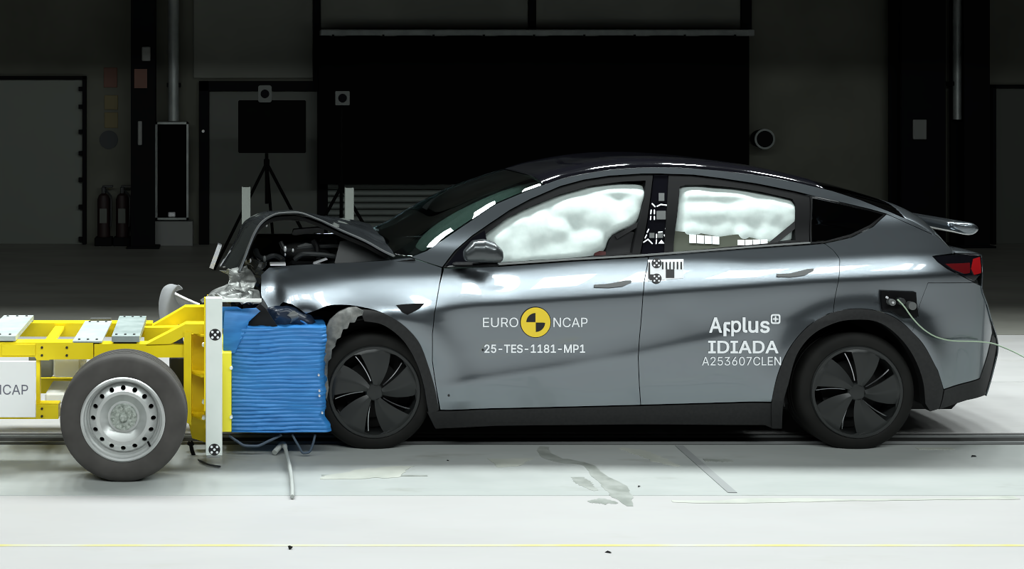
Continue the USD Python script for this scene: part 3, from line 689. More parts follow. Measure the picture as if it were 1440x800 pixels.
# ================================================================== CAR
car = thing('car', 'dark grey metallic hatchback car with crushed front and inflated curtain airbags', 'car')
YC = 0.96
def zpx(py, Y=0.0): return CAM_Z - (py - CY) * S(Y)
def xpx(px, Y=0.0): return (px - CX) * S(Y)
_c = [(300, 446), (400, 441), (480, 438), (540, 437), (600, 436), (660, 428), (788, 420), (903, 412), (986, 406), (1065, 400), (1144, 394), (1310, 386), (1420, 384)]
_b = [(300, 378), (378, 377), (540, 367), (640, 373), (703, 371), (802, 365), (905, 360), (1065, 348), (1160, 341), (1228, 334), (1420, 334)]
_t = [(300, 409), (411, 406), (447, 400), (492, 396), (540, 392), (610, 390), (690, 386), (760, 379), (830, 372), (930, 368), (1012, 368), (1065, 371), (1144, 367), (1260, 361), (1420, 359)]
_d = [(300, 545), (620, 541), (780, 516), (896, 496), (1000, 474), (1100, 450), (1420, 430)]
def lin(tab, X):
    return np.interp(X, [xpx(a) for a, _ in tab], [zpx(b) for _, b in tab])
GX = np.arange(-0.4, 5.4, 0.02); GZ = np.arange(0.0, 1.9, 0.005)
TH = np.zeros((len(GX), len(GZ)))
for i, X in enumerate(GX):
    zc, zb, zd = lin(_c, X), lin(_b, X), lin(_d, X); zt = min(lin(_t, X), zb - .01)
    fade = float(np.clip((X - 1.1) / .3, 0, 1)) * float(np.clip((3.4 - X) / .4, 0, 1))     # lower door sculpt only on the doors
    kz = [0.0, 0.14, 0.24, zd - .10, zd - .03, zd + .005, zd + .05, zd + .14, zc - .07, zc - .015, zc + .012, (zc + zt) / 2, zt - .008, max(zt + .022, min(zb, zt + .03)), zb + .025, zb + .10, zb + .22, 1.48, 1.58, 1.66, 1.8]
    kt = [-22, -16, -6, -5.5, -4.5 - 2 * fade, -5 + 11 * fade, -5 + 5 * fade, -6, -5, 0, 18.5, 23, 27, 38, 37, 26, 34, 37, 37.5, 38, 40]
    TH[i] = np.interp(GZ, kz, kt)
D = np.tan(np.radians(TH)) * (GZ[1] - GZ[0])
GY = np.cumsum(D, axis=1)
for i, X in enumerate(GX):
    GY[i] -= np.interp(lin(_c, X), GZ, GY[i])
GY = gaussian_filter(GY, (2.5, 1.0))
XX, ZZ = np.meshgrid(GX, GZ, indexing='ij')
HR, HF = (3.742, 0.338), (0.893, 0.338)                      # wheel centres (X, Z)
GY += .33 * np.maximum(XX - 4.0, 0) ** 2 + 1.15 * np.clip(XX - 4.42, 0, .45) ** 2 + .45 * np.maximum(.60 - XX, 0) ** 2
for (hx, hz), a in ((HR, .040), (HF, .026)):
    r = np.hypot(XX - hx, ZZ - hz)
    GY -= a * np.exp(-((r - .46) / .11) ** 2) * np.clip((ZZ - .1) / .2, 0, 1) * np.clip((1.02 - ZZ) / .25, 0, 1)
# crash damage: dents in the crushed wing and small buckles along it
for (px, py, sx, sz, a) in ((385, 415, .06, .14, .030), (432, 446, .08, .04, .020),  (655, 480, .10, .12, .004), (700, 400, .12, .05, .004), (840, 520, .16, .10, .005), (1010, 500, .15, .10, -.004), (960, 440, .10, .08, .003)):
    GY += a * np.exp(-((XX - xpx(px)) / sx) ** 2 - ((ZZ - zpx(py)) / sz) ** 2)
SP = RectBivariateSpline(GX, GZ, GY, kx=3, ky=3)
def side(X, Z): return SP.ev(X, Z)
def side_n(X, Z):
    n = np.stack([SP.ev(X, Z, dx=1), -np.ones_like(X), SP.ev(X, Z, dy=1)], -1)
    return n / np.linalg.norm(n, axis=-1, keepdims=True)
def onside(px, py, off=0.0):
    """picture points -> (X, Y, Z) on the near side of the body (off > 0: deeper)"""
    px, py = np.asarray(px, float), np.asarray(py, float); Y = np.zeros_like(px) + .05
    for _ in range(14):
        d = Y - CAM_Y; X = (px - CX) * d / F; Z = CAM_Z - (py - CY) * d / F
        Y = .4 * Y + .6 * (side(np.clip(X, -.38, 5.3), np.clip(Z, 0, 1.85)) + off)
    return np.stack([X, Y, Z], -1)
def sidepoly(pts, off=0.0):
    q = onside(*np.array(pts, float).T, off); return Polygon(q[:, [0, 2]]).buffer(0)
def smoothring(pts, n=6):
    """Catmull-Rom through open list of picture points"""
    p = np.array(pts, float); p = np.vstack([2 * p[0] - p[1], p, 2 * p[-1] - p[-2]]); out = []
    for i in range(1, len(p) - 2):
        for t in np.linspace(0, 1, n, endpoint=False):
            a, b, c, d = p[i - 1:i + 3]
            out.append(.5 * ((2 * b) + (c - a) * t + (2 * a - 5 * b + 4 * c - d) * t * t + (3 * b - a - 3 * c + d) * t ** 3))
    return [tuple(q) for q in out] + [tuple(p[-2])]
def side_surface(poly, step=.02, off=0.0, depth=.025, disp=None, mirror=False):
    """body panel: follows the side surface inside an (X, Z) polygon, with edges turned inwards; returns (v, f), normals"""
    V, Fc, N, base = [], [], [], 0
    for g in getattr(poly, 'geoms', [poly]):
        if g.is_empty or g.area < 1e-6: continue
        p, tri, rings = fillpoly(g, step)
        X, Z = p[:, 0], p[:, 1]
        Y = side(X, Z) + off; n = side_n(X, Z)
        if disp is not None: Y = Y + disp(X, Z)
        v = np.c_[X, Y, Z]
        t = v[tri]; fn = np.cross(t[:, 1] - t[:, 0], t[:, 2] - t[:, 0])
        tri = np.where((fn[:, 1] > 0)[:, None], tri[:, ::-1], tri)
        if disp is not None:
            m = trimesh.Trimesh(v, tri, process=False); n = m.vertex_normals.copy()
        V.append(v); N.append(n); Fc.append(tri + base); base += len(v)
        for r in rings:
            a = v[r]; k = len(r)
            tan = np.roll(a, -1, 0) - np.roll(a, 1, 0)
            on = np.cross(tan, n[r]); on /= np.linalg.norm(on, axis=1, keepdims=True) + 1e-12
            cen = np.array(g.representative_point().coords[0])
            b = a + [0, depth, 0]
            m1 = (n[r] + on) ; 
            # orient outward
            test = shapely.contains_xy(g, (a + on * .004)[:, 0], (a + on * .004)[:, 2])
            if test.mean() > .5: on = -on
            i = np.arange(k); j = (i + 1) % k
            f = np.vstack([np.c_[i, j, j + k], np.c_[i, j + k, i + k]])
            vv = np.vstack([a, b]); t = vv[f]; fn = np.cross(t[:, 1] - t[:, 0], t[:, 2] - t[:, 0])
            if (fn[:k] * on).sum() < 0: f = f[:, ::-1]
            V.append(vv); N.append(np.vstack([on, on])); Fc.append(f + base); base += 2 * k
    v, f, nn = np.vstack(V), np.vstack(Fc), np.vstack(N)
    if mirror:
        v = v * [1, -1, 1] + [0, 2 * YC, 0]; nn = nn * [1, -1, 1]; f = f[:, ::-1]
    return (v, f), nn
def panel(name, pts, mat_, parent=None, label=None, gap=.0022, step=.02, off=0.0, depth=.025, holes=(), disp=None, raw=False):
    g = pts if raw else sidepoly(pts, off)
    for h in holes: g = g.difference(h)
    g = g.buffer(-gap)
    m, nn = side_surface(g, step, off, depth, disp)
    return obj(name, m, mat_, parent if parent is not None else car, label, normals=nn)

# ---- outlines in the picture
A_OUT = [(1085, 603), (1085, 565), (1094, 526), (1110, 490), (1135, 460), (1165, 441), (1198, 434), (1234, 437), (1267, 452), (1297, 482), (1319, 521), (1327, 548)]
A_IN = [(1100, 603), (1102, 567), (1109, 540), (1121, 499), (1143, 471), (1173, 455), (1201, 450), (1234, 453), (1261, 471), (1283, 499), (1297, 534), (1301, 568)]
rail_low = [(622, 376), (640, 352.5), (664, 331.5), (688, 315), (717, 295.5), (746, 280), (788, 262), (821, 253), (857, 247.5), (902, 244.5), (930, 244.5), (975, 246), (1012, 250.5), (1065, 258.5), (1117, 269), (1150, 277), (1183, 284.5), (1223, 294), (1246, 300.5)]
rail_up = [(1316, 332), (1290, 314.5), (1250, 297), (1210, 281), (1170, 268), (1117, 255.5), (1065, 246), (1012, 239.5), (975, 236.5), (935, 235), (902, 235.5), (857, 238.5), (821, 244), (785, 252), (744, 267), (700, 285.5), (686, 294), (644, 322.5), (600, 352.5), (577, 361.5)]
door1 = [(624, 377.5), (703, 374.5), (802, 367.5), (900, 361.8), (912, 361), (909, 380), (906, 395), (904, 416), (901, 457), (897.5, 502), (899, 540), (901, 569.5), (760, 573), (619, 576.5), (613.5, 546), (608, 507), (608, 470), (611, 440), (618, 400)]
door2 = [(912, 361), (959, 356), (1065, 348.5), (1160, 342.5), (1172, 352), (1181, 364), (1178, 400), (1172, 439.5)] + smoothring(A_OUT[::-1][6:11]) + [(1086, 565.5), (901, 569.5), (899, 540), (897.5, 502), (901, 457), (904, 416), (906, 395), (909, 380)]
fender = [(378, 376), (411, 372.5), (440, 371), (492, 369), (542, 366), (577, 362), (622, 376.5), (618, 400), (611, 440), (608, 470), (608, 507), (613.5, 546), (618, 576.5), (609, 578)] + smoothring([(609, 578), (603, 540), (592, 505), (577, 476), (558, 453), (535, 439), (508, 432), (485, 429), (462, 430), (444, 437), (430, 441.5)]) + [(420, 434), (410, 428), (398, 425), (392, 432), (386, 452), (379, 450), (371, 434), (366.5, 412), (367, 386)]
quarter = [(1160, 342.5), (1197, 334.5), (1228, 319), (1247, 301), (1316, 332), (1341, 356), (1311, 360), (1318, 368), (1333, 379), (1369, 397), (1305, 397.5), (1290, 440), (1283, 466)] + smoothring(A_OUT[5:10])[::-1] + [(1172, 439.5), (1178, 400), (1181, 364), (1172, 352)]
bumper = [(1305, 398), (1369, 397.5), (1379, 402), (1387, 430), (1393, 452), (1395, 468), (1388, 500), (1378, 531.5), (1327, 547)] + smoothring(A_OUT[8:11])[::-1] + [(1283, 466), (1290, 440)]
glass_q = [(1143, 278), (1183, 287), (1223, 296.5), (1242, 302), (1224, 316), (1197, 329), (1162, 338.5), (1142.5, 340)]
open1 = [(703, 369.5), (688, 345), (682, 331), (715, 306), (744, 292), (788, 274), (832, 261.5), (875, 256), (908, 254.5), (907, 275), (899, 312), (889, 356), (802, 363.5)]
open2 = [(957, 263), (966, 260.5), (993, 260.5), (1030, 264), (1065, 269), (1105, 278), (1115, 280.5), (1119, 288), (1119, 338), (1065, 343), (986, 350.5), (948, 354), (951, 320)]

# ---- body panels
wing = panel('front_wing', fender, 'car_paint', label='crumpled front wing', disp=lambda X, Z: (meshkit.fbm(np.c_[X * 7, Z * 11, X * 0], 2, 21) - .5) * .006 * np.clip((1.0 - X) / .6, 0, 1) ** 1.5)
d1 = panel('front_door', door1, 'car_paint', step=.018)
d2 = panel('rear_door', door2, 'car_paint', step=.018)
qp = panel('quarter_panel', quarter, 'car_paint', step=.018, gap=.0010)
rb = panel('rear_bumper', bumper, 'car_paint', step=.018, gap=.0006)
panel('side_rail', rail_low + rail_up, 'car_paint', step=.016, depth=.05)
sill = panel('sill_cladding', [(600, 579), (619, 577.5), (760, 574), (901, 570.5), (1086, 566.5), (1098, 572), (1100, 603), (1087, 603), (1075, 598), (900, 597), (700, 599), (612, 603)], 'black_cladding', label='black sill cladding', depth=.2)
panel('rear_arch_trim', smoothring(A_OUT) + [(1321, 575), (1308, 579), (1301, 568)] + smoothring(A_IN)[::-1], 'black_cladding', label='black wheel arch trim', off=-.006, depth=.06)
panel('rear_valance', [(1328, 548), (1378, 532.5), (1389, 500), (1396, 470), (1401, 476), (1402, 488), (1395, 522), (1385, 556), (1360, 563), (1308, 579), (1321, 575)], 'black_cladding', label='black lower rear valance', off=-.004, depth=.06)
f_out = [(618, 577), (612, 546), (602, 512), (590, 482), (570, 459), (548, 444), (527, 436.5), (505, 434)]
f_in = [(512, 452), (535, 456), (555, 468), (572, 486), (586, 512), (595, 540), (600, 568), (603, 584)]
panel('front_arch_trim', smoothring(f_out) + smoothring(f_in), 'black_cladding', label='black front wheel arch trim', off=-.004, depth=.06)
torn = [(456, 486), (456, 466), (463, 450), (476, 438), (490, 432), (501, 431), (512, 437), (510, 444), (503, 446), (499, 453), (492, 454), (489, 462), (483, 463), (479, 474), (474, 477), (472, 488), (467, 492), (466, 503), (462, 508), (461, 530), (463, 545), (460, 560), (463, 571), (457, 558), (454, 530), (455, 510)]
panel('torn_wing_edge', torn, 'torn_plastic', label='torn grey wing edge', off=-.012, depth=.03, step=.012, disp=lambda X, Z: (meshkit.fbm(np.c_[X * 22, Z * 22, X * 0], 2, 31) - .5) * .05)
# window frames
f1 = sidepoly([(622, 377), (640, 353), (664, 332), (688, 315.5), (717, 296), (746, 280.5), (788, 262.5), (821, 253.5), (857, 248), (902, 245), (919, 245), (913.5, 290), (907, 330), (900, 361.5), (802, 367), (703, 374)], .004)
panel('window_frame', f1, 'black_trim', d1, 'black window frame', raw=True, off=.006, depth=.05, holes=[sidepoly(open1)], step=.016)
f2 = sidepoly([(940, 245.5), (975, 247), (1012, 251.5), (1065, 259.5), (1117, 270), (1139, 276), (1140, 300), (1139, 343.5), (1065, 348), (959, 355.5), (934, 357.5), (937, 300)], .004)
panel('window_frame', f2, 'black_trim', d2, 'black window frame', raw=True, off=.006, depth=.05, holes=[sidepoly(open2)], step=.016)
pil = panel('centre_pillar', [(919, 245), (940, 245.5), (937, 300), (934, 358), (900, 361.5), (907, 330), (913.5, 290)], 'black_gloss', label='glossy black centre pillar', off=.014, depth=.05)
panel('belt_moulding', [(627, 376), (703, 373), (802, 366.3), (905, 360.5), (1065, 348), (1140, 342.5), (1140, 340), (1065, 345.3), (905, 357.6), (802, 363.6), (703, 370), (632, 373.5)], 'mid_part', label='dark satin belt moulding', off=-.004, depth=.012, gap=.001)
qg = sidepoly(glass_q)
panel('quarter_window', qg, 'tinted_glass', label='dark tinted quarter window', raw=True, off=.006, depth=.004)
panel('quarter_window_frame', sidepoly([(1139.5, 276), (1150, 277.5), (1183, 285), (1223, 294.5), (1247, 301), (1228, 318.5), (1197, 333.5), (1160, 342), (1139.5, 343.5)]), 'black_trim', label='black quarter window surround', raw=True, off=.003, holes=[qg])
panel('mirror_base', [(626, 374), (642, 354), (664, 334), (682, 323), (692, 371)], 'black_gloss', label='black triangle at the foot of the windscreen pillar', off=.002, depth=.02)
# handles
def recess(pts, name, parent, m_='dark_part', off=-.006, depth=.02, label=None):
    panel(name, pts, m_, parent, label, gap=0, off=off, depth=depth, step=.008)
for pts, p_ in (([(836, 404), (836, 400.5), (858, 399), (880, 394.5), (888, 394.5), (888, 397), (876, 402.5), (856, 404.5)], d1), ([(1093, 389), (1093, 385.5), (1112, 384.5), (1136, 378.5), (1145, 378), (1144, 381), (1132, 387), (1112, 389.5)], d2)):
    recess(pts, 'door_handle', p_, 'mid_part', -.010, label='dark grey flush handle')
recess([(557, 429), (572, 427.5), (597, 426.5), (590, 434), (573, 442.5), (566, 439)], 'side_marker', wing, 'black_trim', -.004, label='small dark triangular marker')
# lettering and marks
def on_decal(m, k=.0015, lift=.001):
    """mesh whose x, y are picture coordinates and z a thickness 0..1 -> lies on the body side"""
    v = m.vertices; q = onside(v[:, 0], v[:, 1]); n = side_n(q[:, 0], q[:, 2])
    m2 = trimesh.Trimesh(q + n * (lift + k * v[:, 2:3]), m.faces, process=False)
    t = m2.face_normals[:, 1]
    ref = m.face_normals[:, 2]
    if (t * ref).sum() > 0: m2.invert()
    return m2
def decal_text(text, x0, x1, yb, yt, bold=False, slope=0.0):
    m = meshkit.text_mesh(text, 1.0, 1.0, bold); v = m.vertices.copy()
    xx = (v[:, 0] - v[:, 0].min()) / np.ptp(v[:, 0]) * (x1 - x0) + x0
    v = np.c_[xx, yb - v[:, 1] * (yb - yt) + (xx - x0) * slope, v[:, 2]]
    return on_decal(trimesh.Trimesh(v, m.faces, process=False), .001, .003)
def decal_poly(g, lift=.002):
    g = g if hasattr(g, 'geom_type') else Polygon(g)
    ms = []
    for q in getattr(g, 'geoms', [g]):
        p, tri, rings = fillpoly(q, 5.0)
        # a thin slab
        k = len(p); v = np.vstack([np.c_[p, np.ones(k)], np.c_[p, np.zeros(k)]])
        f = [tri, tri[:, ::-1] + k]
        for r in rings:
            j = np.roll(r, -1); f += [np.c_[r, r + k, j + k], np.c_[r, j + k, j]]
        ms.append(on_decal(trimesh.Trimesh(v, np.vstack(f), process=False), .001, lift))
    return trimesh.util.concatenate(ms)
T = lambda n, m, ma, p, l: obj(n, m, ma, p, l, smooth=False)
T('lettering', decal_text('EURO', 679, 728.5, 459.5, 446.5), 'white_vinyl', d1, 'white word EURO')
T('lettering', decal_text('NCAP', 778, 826, 459.5, 446.5), 'white_vinyl', d1, 'white word NCAP')
T('lettering', decal_text('25-TES-1181-MP1', 681, 822.5, 495.5, 484.5, True), 'white_vinyl', d1, 'white code 25-TES-1181-MP1')
C0 = Point(753, 453)
T('round_emblem', decal_poly(C0.buffer(21.8, 32), .0018), 'black_vinyl', d1, 'thin black outline of the emblem')
T('round_emblem', decal_poly(C0.buffer(20.8, 32), .0032), 'yellow_vinyl', d1, 'yellow disc of the crash test emblem')
q1 = C0.buffer(13.2, 32).intersection(sbox(735, 435, 752.6, 452.4)); q2 = C0.buffer(13.2, 32).intersection(sbox(753.2, 453.2, 775, 475))
T('emblem_quarters', decal_poly(q1.union(q2), .0050), 'black_vinyl', d1, 'two black quarter sectors')
T('lettering', [decal_text('A', 997, 1015, 467, 446.5, True), decal_text('p', 1028, 1042, 466.3, 446.0, True), decal_text('lus', 1044, 1082, 466.8, 446.5, True)]
  + [decal_poly([(1017, 472.5), (1017, 456), (1018.5, 452.6), (1026.5, 452.6), (1026.5, 456), (1021.2, 456), (1021.2, 460.5), (1026, 463.5), (1026, 466.8), (1021.2, 464.5), (1021.2, 472.5)], .003)], 'white_vinyl', d2, 'white stylised word of the test house')
em = sbox(1083.5, 441.5, 1097, 455.2).buffer(-3).buffer(3); em = em.difference(sbox(1085.6, 443.6, 1094.9, 453.1).buffer(-2).buffer(2))
cr = Point(1090.25, 448.35).buffer(1.4).union(sbox(1089.3, 444.4, 1091.2, 452.3)).union(sbox(1086.3, 447.4, 1094.2, 449.3))
T('emblem', decal_poly(em.union(cr), .003), 'white_vinyl', d2, 'small white cross in a rounded square')
T('lettering', decal_text('IDIADA', 995.5, 1094.5, 496, 479.3, True), 'white_vinyl', d2, 'white word IDIADA')
T('lettering', decal_text('A253607CLEN', 987, 1098, 513.3, 501.6), 'white_vinyl', d2, 'white code A253607CLEN')
# black and white scale sticker with two round targets under the centre pillar
st = [(911, 365.5), (961, 364.5), (961, 391), (911, 396)]
T('scale_sticker', decal_poly(st, .002), 'white_vinyl', d2, 'white scale sticker')
bars = [sbox(911.5, 369, 914, 392), sbox(913, 386, 921, 394)]
bars += [sbox(930.5 + 5.2 * i, 368.5, 932.8 + 5.2 * i, 379) for i in range(6)] + [sbox(936, 379, 948, 391)]
T('scale_bars', decal_poly(shapely.unary_union(bars), .0035), 'black_vinyl', d2, 'black scale bars')
for cy_ in (370.5, 392):
    T('round_target', decal_poly(Point(923, cy_).buffer(7, 24), .005), 'black_vinyl', d2, 'black round target')
    T('target_dot', decal_poly(shapely.unary_union([Point(923 + a * 3.2, cy_ + b * 3.2).buffer(1.3) for a, b in ((0, 0), (1, 1), (1, -1), (-1, 1), (-1, -1))]), .0065), 'white_vinyl', d2, None)
def pillar_marks(segs):
    return shapely.unary_union([LineString(s).buffer(w) for s, w in segs])
seg = []
for (a, b) in (((918, 287), (922, 291)), ((925, 290.5), (930, 288)), ((930, 288), (938, 289)), ((942, 287), (942, 292)), ((916.5, 296), (916, 301)), ((916, 305), (915.5, 309)), ((921, 296), (921, 301)), ((921, 305), (921, 309)), ((939.5, 296), (939.5, 301)), ((940, 305), (940, 309)),
               ((913, 323), (911, 327)), ((910, 331), (908, 335)), ((906, 341), (912, 337)), ((912, 337), (918, 343)), ((924, 330), (924, 335)), ((924, 338), (923.5, 343)), ((927, 327), (932, 326.5)), ((937, 322), (940, 326)), ((935, 331), (937.5, 335)), ((936.5, 339), (938, 342))):
    seg.append(((a, b), .9))
def pil_poly(g): return [trimesh.Trimesh(m_.vertices + [0, .012, 0], m_.faces, process=False) for m_ in [decal_poly(g, .002)]]
for s_ in seg: T('marking_tape', pil_poly(pillar_marks([s_])), 'white_vinyl', pil, None)
T('marking_tape', pil_poly(Polygon([(926.5, 343), (931, 337.5), (935, 343)])), 'white_vinyl', pil, None)
for s_ in (sbox(927, 272, 935, 283), sbox(924, 297, 937, 309), sbox(914, 328, 921, 335), sbox(926, 328, 933, 335)): T('grey_patch', pil_poly(s_), 'mid_part', pil, None)
for (x, y) in ((631, 556), (679, 492)):
    T('scuff', decal_poly(Point(x, y).buffer(1.6), .002), 'black_vinyl', d1, 'tiny black scuff')

# ---- mirror
mr = thing('door_mirror', None, None, parent=car)
def superell(c, r, e=2.6, n=40):
    u = np.linspace(-np.pi / 2, np.pi / 2, n); w = np.linspace(-np.pi, np.pi, 2 * n, endpoint=False)
    g = lambda a, p: np.sign(a) * np.abs(a) ** (2 / p)
    U, W = np.meshgrid(u, w, indexing='ij')
    p = np.stack([r[0] * g(np.cos(U), e) * g(np.cos(W), e), r[1] * g(np.cos(U), e) * g(np.sin(W), e), r[2] * g(np.sin(U), e)], -1).reshape(-1, 3)
    return trimesh.convex.convex_hull(p + c)
mp = []
for px, py, ry, rz, Y in ((660, 358, .05, 10, -.07), (668, 353, .065, 15, -.07), (680, 352.5, .075, 16.5, -.075), (692, 355, .07, 15, -.08), (699, 358.5, .055, 11, -.08)):
    c = P(px, py, Y); mp.append(superell(c, (.035, ry, rz * S(Y)), 2.4, 14).vertices)
obj('mirror_housing', trimesh.convex.convex_hull(np.vstack(mp)), 'mirror_paint', mr, smooth=60)
a, b = P(640, 372, .05), P(700, 376, -.06)
obj('mirror_arm', trimesh.convex.convex_hull(np.vstack([superell(P(648, 372, .07), (.05, .05, .014), 2.5, 10).vertices, superell(P(690, 371.5, -.06), (.045, .06, .012), 2.5, 10).vertices])), 'black_trim', mr, 'black mirror arm', smooth=50)

# ---- glass, roof, tail
def across(px_list, crown_z, crown_x, n_u=50, n_v=30, y_in=0.0, p=2.0):
    q = onside(*np.array(px_list, float).T); q = spline(q, n_u)
    t = np.linspace(0, 1, n_v); k = 1 - np.abs(2 * t - 1) ** p
    cz = np.interp(np.linspace(0, 1, n_u), np.linspace(0, 1, len(crown_z)), crown_z); cx = np.interp(np.linspace(0, 1, n_u), np.linspace(0, 1, len(crown_x)), crown_x)
    yn = q[:, 1] + y_in
    return np.stack([q[None, :, 0] + k[:, None] * cx[None], yn[None] * (1 - t[:, None]) + (2 * YC - yn)[None] * t[:, None], q[None, :, 2] + k[:, None] * cz[None]], -1)
def up(G, thick):
    m = shell(G, thick)
    if trimesh.Trimesh(*grid_mesh(G), process=False).face_normals[:, 2].mean() < 0: m = shell(G[::-1], thick)
    return m
obj('windscreen', up(across([(577, 361), (600, 352), (644, 322), (686, 293.5), (700, 285), (744, 266.5), (764, 259.5)], [.015, .03, .045], [-.14, -.10, -.03], p=8), .005), 'window_glass', car, 'laminated windscreen', smooth=True)
obj('roof', up(across([(764.5, 259.3), (785, 251.5), (821, 243.5), (857, 238), (902, 235), (935, 234.5), (975, 236), (1012, 239), (1065, 245.5), (1117, 255), (1158, 264.8)], [.045, .06, .055, .05], [-.03, 0, 0], p=7.0), .02), 'black_gloss', car, 'glossy black glass roof', smooth=True)
obj('rear_window', up(across([(1159, 265), (1170, 268), (1210, 281), (1250, 297), (1272, 306.5)], [.05, .09], [0, .06], p=3.0), .006), 'tinted_glass', car, 'dark rear window', smooth=True)
tg = obj('tailgate', up(across([(1272.5, 306.7), (1290, 314.5), (1316, 332), (1341, 356)], [.09, .10, .06], [.06, .10, .12], p=3.0), .012), 'car_paint', car, smooth=True)
q = [(1341, 356.5), (1356, 357), (1379, 360), (1380, 384), (1379, 402), (1387, 430), (1393, 452), (1400, 474), (1402, 488), (1395, 522), (1385, 556)]
G = across(q, [0, 0, 0], [.04, .16, .14], 40, 24, p=2.6); obj('rear_face', shell(G, .01), 'car_paint', car, smooth=True)
# spoiler
sp = [(1334, 312.5), (1346, 312), (1366, 313), (1376, 317), (1378.5, 323.5), (1370, 331), (1354, 329.5), (1338, 322)]
sy0 = .42
pts = np.array([P(a, b, sy0) for a, b in smoothring(sp, 3)])
rows = []
for y, s_ in ((sy0 - .01, .55), (sy0, .85), (sy0 + .03, 1.0), (2 * YC - sy0 - .03, 1.0), (2 * YC - sy0, .85), (2 * YC - sy0 + .01, .55)):
    c = pts.mean(0); r_ = c + (pts - c) * s_; r_[:, 1] = y; rows.append(r_)
obj('spoiler', trimesh.convex.convex_hull(np.vstack(rows)), 'car_paint', car, smooth=40)
tl = panel('tail_lamp', [(1311, 360.3), (1340, 358), (1357, 357.2), (1379, 359), (1380, 384), (1370, 396), (1333, 378.5), (1318, 368)], 'black_gloss', label='dark tail lamp with red lenses', off=.002)
panel('red_lens', [(1330, 371), (1364, 369.5), (1364, 384), (1356, 385), (1340, 378.5)], 'red_lens_dark', tl, gap=0, off=-.003, depth=.01, step=.01, label='dark red lens')
panel('red_lens', [(1369, 364), (1378, 361), (1379.5, 384), (1370, 386.5), (1366, 378)], 'red_lens', tl, gap=0, off=-.003, depth=.01, step=.01, label='red lens')
# black test socket box with cable
sb = panel('socket_panel', [(1239.5, 409), (1288.5, 411), (1292, 445), (1270, 446), (1255, 438), (1241.5, 436)], 'black_trim', label='square black socket panel over the rear arch', off=-.016, depth=.03, step=.012, gap=0)
for (px, py, r_, m_) in ((1251, 424, 4.5, 'mid_part'), (1264, 423, 5, 'dark_part'), (1279, 429, 5.5, 'mid_part')):
    c = onside(px, py, -.02); obj('socket', cyl((c[0], c[2]), r_ * .0043, c[1] - .035, c[1] + .01, 16), m_, sb)
for (px, py) in ((1243, 417), (1251, 424)):
    c = onside(px, py, -.02); obj('socket_glint', cyl((c[0], c[2]), 1.6 * .0043, c[1] - .04, c[1] - .03, 10), 'bright_part', sb)
cab = [onside(1262, 421, -.06), onside(1270, 429, -.07), onside(1283, 447, -.05), onside(1300, 464, -.04), onside(1320, 475, -.035), onside(1345, 479.5, -.03), onside(1370, 480, -.04), P(1400, 484, .10), P(1420, 492, .0), P(1440, 502, -.10), P(1500, 532, -.25), P(1600, 575, -.3) , FLOOR(1700, 640) + [0, 0, .008], FLOOR(1800, 650) + [0, 0, .008]]
obj('umbilical_cable', tube(cab, .0042, 8, 80), 'cable_green', None, 'thin pale green cable hanging from the socket panel behind the rear wheel', cat='cable')

